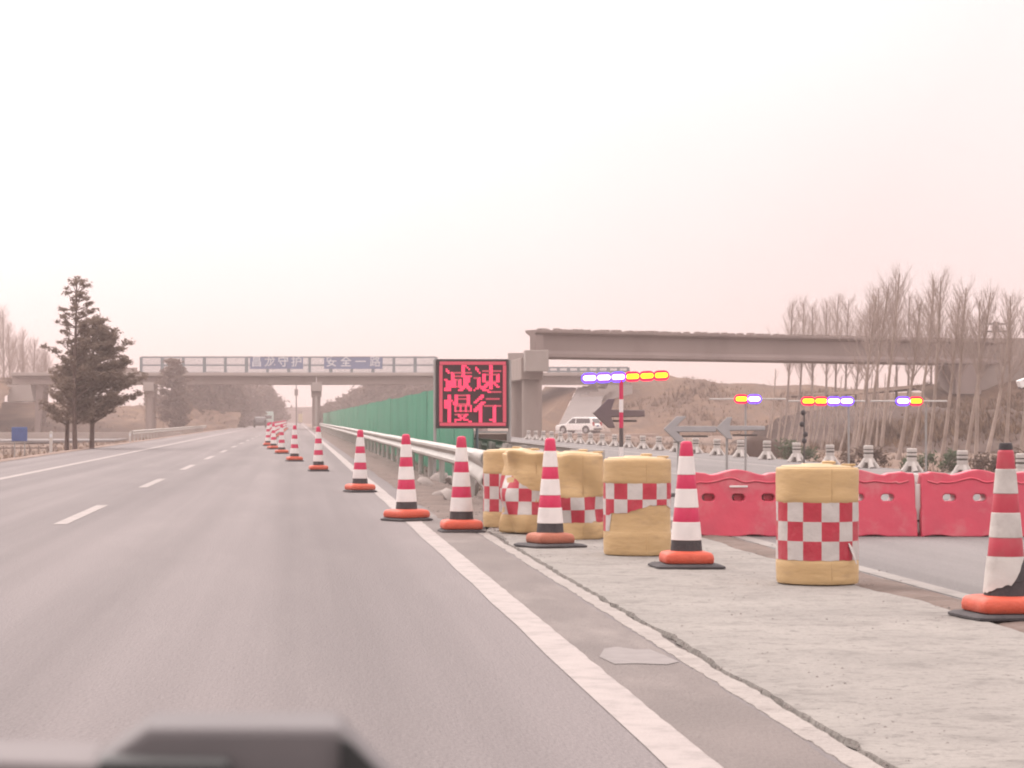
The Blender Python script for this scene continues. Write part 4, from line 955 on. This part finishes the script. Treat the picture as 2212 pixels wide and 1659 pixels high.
near = [ # column of foot, foot row, distance, column of top, top row
    (1842, 985, 96, 1902, 640), (1868, 965, 104, 1925, 612), (1905, 960, 103, 1938, 590), (1942, 985, 97, 1995, 655), (1966, 975, 101, 2022, 605),
    (2000, 980, 99, 2042, 598), (2030, 985, 98, 2075, 640), (2062, 980, 96, 2092, 622), (2088, 985, 95, 2138, 632), (2112, 985, 94, 2118, 650), (2128, 990, 92, 2185, 668), (2168, 985, 96, 2190, 640), (2200, 985, 94, 2226, 650)]
for k, (fx, fy, y, tx, ty) in enumerate(sorted(near, key=lambda q: q[0])):
    x = GX(fx, y); z0 = -.55; hg = GZ(ty, y) - z0; ln_ = math.atan((GX(tx, y) - x) / hg * 1.25)
    bare_tree(f'pale leaning bare poplar of the front row, {ORD[k]} from the left of its row', x, y, hg, 40 + k, lean=ln_, bole=.46, spread=.34, nb=36, z0=z0, thick=.085, tw=9)
mid = [(1700, 655, 222), (1722, 650, 226), (1748, 662, 224), (1778, 652, 220), (1800, 640, 225), (1826, 648, 222), (1845, 690, 216), (1868, 655, 200), (1885, 622, 205), (1930, 612, 205), (1958, 640, 200), (2010, 640, 205), (2058, 660, 205), (2100, 690, 210)]
for k, (px, ty, y) in enumerate(mid):
    bare_tree(f'hazy fine-twigged bare tree rising behind the girder span, {ORD[k]} from the left', GX(px, y), y, GZ(ty, y) + .6, 80 + k, lean=R(3 + 3 * ns(k, 3)), bole=.42, spread=.36, nb=64, z0=-.6, thick=.15, mats=('bark_far', 'twig'), group='hazy bare trees behind the girder', tw=9)
r = random.Random(8)
for k in range(30):
    px = 1655 + k * 9 + r.uniform(-5, 5); y = r.uniform(128, 142)
    bare_tree('slim young bare sapling on the soil bank under the girder span', GX(px, y), y, r.uniform(2.2, 4.4), 150 + k, lean=R(r.uniform(4, 15)), bole=.4, spread=.25, nb=9, z0=-.5, thick=.055, mats=('bark', 'twig'), group='bare saplings under the girder', tw=3)
for k, (px, ty, y) in enumerate(((-80, 650, 325), (-35, 660, 330), (5, 668, 335), (22, 700, 340), (52, 715, 345), (75, 735, 350), (98, 748, 350))):
    bare_tree(f'faint hazy bare tree beyond the old overpass end, {ORD[k]} from the left of its clump', GX(px, y), y, GZ(ty, y) - 3.6, 200 + k, bole=.15, spread=.42, nb=80, z0=3.6, thick=.18, mats=('bark_far', 'twig'), group='faint bare trees beyond the old overpass', tw=9)

def needles(mb, c, rad, n, r, flat=.55, s=.16, up=0):
    for i in range(n):
        d = Vector((r.gauss(0, .5), r.gauss(0, .5), r.gauss(0, .5)))
        p = Vector(c) + Vector((d.x * rad, d.y * rad, d.z * rad * flat + up * d.length))
        a = Vector((r.uniform(-1, 1), r.uniform(-1, 1), r.uniform(-.4, .8))).normalized(); w = a.cross(Vector((r.uniform(-1, 1), r.uniform(-1, 1), r.uniform(-1, 1)))).normalized()
        l_ = s * r.uniform(.6, 1.3); ww = l_ * r.uniform(.22, .4); b = len(mb.v)
        mb.v += [p - a * l_ - w * ww * .3, p - a * l_ * .2 + w * ww, p + a * l_, p - a * l_ * .1 - w * ww]; mb.face([b, b + 1, b + 2, b + 3])
def pine(label, x, y, hgt, seed, z0=-.5, bole=.28, reach=.2, whorls=14, per=5, clump=38, cs=.30, s=.13, mats=('pinebark', 'needle'), side=0, thick=.1, group='pines on the verge', lean=0, rise=.4, gap=.85):
    r = random.Random(seed); t = thing('pine_tree', label, 'tree', (x, y, z0), 0, group); tr = MB(); cr = MB()
    pts = [Vector((hgt * lean * f + .04 * math.sin(f * 5 + seed), .03 * math.cos(f * 4), hgt * f)) for f in fr(0, 1, 8)]
    tr.tube(pts, [thick * (1 - .85 * f) + .01 for f in fr(0, 1, 8)], 8)
    for w in range(whorls):
        f = bole + (.98 - bole) * w / (whorls - 1); zz = hgt * f; k = (f - bole) / (1 - bole)
        prof = (min(1, .55 + k * 2.2) if k < .2 else 1) * (1 - k) ** (.45 if mats[1] == 'needle2' else .8 if gap < 1 else .55) + .1
        for b in range(per):
            a = r.uniform(0, 6.283); ln_ = hgt * reach * prof * r.uniform(.55, 1.15) * (1 + side * math.cos(a))
            if ln_ < .12: continue
            p0_ = pts[0].lerp(pts[-1], f); d = Vector((math.cos(a), math.sin(a), r.uniform(.05, rise)))
            e_ = p0_ + d * ln_ + Vector((0, 0, .12 * ln_)); m_ = p0_ + d * ln_ * .5
            tr.tube([p0_, m_, e_], [.022 + .012 * (1 - f), .018, .008], 4, cap=False)
            nc = max(1, int(ln_ / (cs * gap)))
            for c in range(nc):
                g = 1 - .62 * c / max(1, nc); q = p0_.lerp(e_, g) + Vector((r.uniform(-.1, .1), r.uniform(-.1, .1), r.uniform(-.03, .1)))
                needles(cr, q, cs * r.uniform(.7, 1.15), clump, r, s=s)
    needles(cr, pts[-1], cs * .7, clump, r, flat=1.2, s=s)
    tr.obj('trunk', M[mats[0]], t, smooth=60); cr.obj('crown', M[mats[1]], t, recalc=False)
    return t
yp = 98
pine('tall sparse pine on the verge, sky showing through its open upper crown', GX(162, yp), yp, GZ(606, yp) + .45, 3, z0=-.45, bole=.2, reach=.20, whorls=17, per=5, clump=24, cs=.15, s=.085, lean=.004, rise=.75, gap=1.5)
pine('broad dense dark pine leaning against the tall sparse pine on the verge', GX(200, yp + 1.5), yp + 1.5, GZ(690, yp) + .45, 11, z0=-.45, bole=.26, reach=.33, whorls=19, per=8, clump=30, cs=.21, s=.09, side=.22, rise=.6)
pine('thin low pine stem tucked behind the two big verge pines', GX(146, yp + 3), yp + 3, GZ(775, yp) + .45, 17, z0=-.45, bole=.35, reach=.26, whorls=8, per=5, clump=24, cs=.22, s=.09)
DE = 'dark evergreens beyond the overpass'
pine('evergreen standing in front of the overpass railing near its first pier', GX(375, 262), 262, GZ(783, 262) + .6, 23, z0=-.6, bole=.12, reach=.24, whorls=11, per=7, clump=40, cs=.55, s=.24, mats=('pinebark', 'needle2'), group=DE, thick=.14)
for k, (px, ty, y, rch) in enumerate(sorted(((428, 822, 330, .42), (462, 818, 345, .40), (497, 826, 350, .36), (533, 846, 420, .36), (545, 838, 430, .24), (570, 843, 450, .40), (590, 868, 480, .4), (395, 850, 320, .40), (340, 862, 330, .42)))):
    pine(f'rounded dark evergreen under the overpass, {ORD[k]} from the left of its clump', GX(px, y), y, GZ(ty, y) + .7, 60 + k, z0=-.7, bole=.05, reach=rch, whorls=9, per=9, clump=36, cs=.95 * y / 340, s=.42 * y / 340, mats=('pinebark', 'needle2'), group=DE, thick=.2)
for k, (px, ty, y, rch) in enumerate(((716, 880, 430, .5), (738, 872, 425, .5), (757, 862, 420, .4), (782, 848, 415, .42), (802, 832, 400, .3), (822, 826, 395, .42), (850, 828, 390, .45), (872, 836, 385, .42), (893, 846, 380, .35), (905, 832, 400, .3), (935, 838, 400, .3))):
    pine(f'brownish evergreen above the green hoarding, {ORD[k]} from its vanishing end', GX(px, y), y, GZ(ty, y) + .7, 75 + k, z0=-.7, bole=.05, reach=rch, whorls=8, per=9, clump=34, cs=1.0 * y / 360, s=.45 * y / 360, mats=('pinebark', 'needle2'), group='evergreens behind the green hoarding', thick=.2)

def shrub(label, x, y, w, hgt, seed, m='shrub', z0=-.5):
    r = random.Random(seed); t = thing('shrub', label, 'shrub', (x, y, z0), 0, 'low shrubs behind the roadside posts'); cr = MB(); tr = MB()
    for k in range(12):
        c = Vector((r.uniform(-w / 2, w / 2), r.uniform(-.4, .4), hgt * r.uniform(.25, .85))); tr.tube([(c.x * .3, c.y * .3, 0), c], [.02, .008], 4, cap=False); needles(cr, c, hgt * .35, 45, r, flat=.9, s=.11)
    tr.obj('stem', M['twig'], t); cr.obj('leaves', M[m], t, recalc=False)
shrub('green shrub behind the white posts by the thin knotted rod', GX(1722, 92), 92, 1.3, .85, 1)
shrub('dull green shrub behind the posts at the feet of the leaning poplars', GX(1870, 86), 86, 1.4, .7, 2, 'needle2')
shrub('low green weeds shrub beside the post nearest the torn cone', GX(2020, 76), 76, 1.8, .65, 3, 'shrub')
shrub('brown low shrub behind posts at far end of the red barriers', GX(2140, 74), 74, 1.8, .7, 4, 'needle2')
sh = MB().lathe([(1.3, 0), (1.25, .25), (.9, .7), (.4, .95), (.02, 1.0)], 24); sh.v = [Vector((p.x * (1 + .3 * ns(p.x, p.y, 4)), p.y, p.z * (1 + .35 * ns(p.x * 1.2, p.y * 1.2, 8)))) for p in sh.v]
tag(sh.obj('soil_heap', M['soil'], smooth=60, loc=(GX(1640, 104), 104, -.55)), 'dark brown soil heap behind the posts under the second arrow board', 'soil heap')

# dry grass tufts on the verge and banks
gr = MB(); r = random.Random(2)
def tuft(x, y, z, s):
    for k in range(5):
        a = r.uniform(0, 6.28); l_ = s * r.uniform(.5, 1.1); b = len(gr.v); w = .02 * s * 3
        gr.v += [Vector((x - w * math.sin(a), y + w * math.cos(a), z)), Vector((x + w * math.sin(a), y - w * math.cos(a), z)), Vector((x + math.cos(a) * l_ * .5, y + math.sin(a) * l_ * .5, z + l_))]
        gr.face([b, b + 1, b + 2])
for k in range(2600):
    x = -9.6 - abs(r.gauss(0, 5)); y = r.uniform(70, 270); tuft(x, y, terr(x, y) - .02, r.uniform(.12, .3))
for k in range(2600):
    x = 15.6 + abs(r.gauss(0, 8)); y = r.uniform(60, 240); tuft(x, y, terr(x, y) - .02, r.uniform(.12, .34))
for k in range(900):
    x = r.uniform(2.75, 4.2); y = 36 + 150 * r.random() ** 2; tuft(x, y, -.2, r.uniform(.08, .2))
for vv, nm in SCRUB:
    for k in range(3800 if nm != 'field_bank' else 900):
        p = r.choice(vv); q = r.choice(vv)
        if abs(p.x) > 90 or p.y < 100: continue
        w_ = ns(p.x * .12, p.y * .12, p.z * .2)
        if w_ < -.12: continue
        tuft(p.x + r.uniform(-.6, .6), p.y + r.uniform(-.4, .4), p.z - .08, r.uniform(.2, .55) * (1 + max(0, w_) * 2))
gm = gr.obj('dry_grass', mat('dry_grass_blades', (.18, .112, .066), (.085, .053, .037), scale=.5, rough=1), recalc=False); gm['kind'] = 'stuff'

# ------------------------------------------------------------------ own car: dashboard and the device on it
DY = .9
dx_ = lambda px: GX(px, DY); dz_ = lambda py: GZ(py, DY)
db = MB(); prof = [(.55, .55), (.62, 1.06), (.75, 1.078), (1.0, 1.040), (1.25, .992), (1.3, .6)]
db.prism(prof, -.62, .75, 'x')
tag(db.obj('dashboard', M['dash'], bevel=.02), 'pale blurred car dashboard edge along the bottom of the view', 'dashboard')
dv = thing('dashboard_device', 'out-of-focus grey slope-sided device standing on the dashboard', 'device', (0, DY, 0))
zb0 = 1.045
MB().prism([(dx_(-30), zb0), (dx_(977), zb0), (dx_(735), dz_(1572)), (dx_(318), dz_(1572))], .0, .05).obj('device_body', M['device'], dv, bevel=.003)
MB().prism([(dx_(212), zb0), (dx_(525), zb0), (dx_(500), dz_(1632)), (dx_(218), dz_(1628))], -.02, -.002).obj('device_base', M['device_dark'], dv, bevel=.002)
MB().prism([(dx_(735), zb0), (dx_(970), zb0), (dx_(760), dz_(1602)), (dx_(735), dz_(1590))], -.006, -.001).obj('device_side', M['device_dark'], dv, bevel=.001)
lb = MB().prism([(dx_(-120), zb0 - .01), (dx_(208), zb0 - .01), (dx_(208), dz_(1650)), (dx_(-120), dz_(1640))], .0, .06)
tag(lb.obj('dashboard_ledge', mat('pale_ledge', (.165, .142, .142), rough=.8), bevel=.003, loc=(0, DY, 0)), 'pale blurred ledge of the dashboard beside the grey device', 'ledge')

# ------------------------------------------------------------------ haze
hz = MB().box((0, 720, 15), (2840, 1600, 40)).obj('haze', bpy.data.materials.new('air'))
hm = hz.data.materials[0]; hm.use_nodes = True; n_ = hm.node_tree.nodes; n_.clear()
ho = n_.new('ShaderNodeOutputMaterial'); pv = n_.new('ShaderNodeVolumePrincipled')
pv.inputs['Color'].default_value = (.66, .545, .525, 1); pv.inputs['Density'].default_value = .00105; pv.inputs['Anisotropy'].default_value = .4
hm.node_tree.links.new(pv.outputs[0], ho.inputs['Volume']); hz['kind'] = 'stuff'
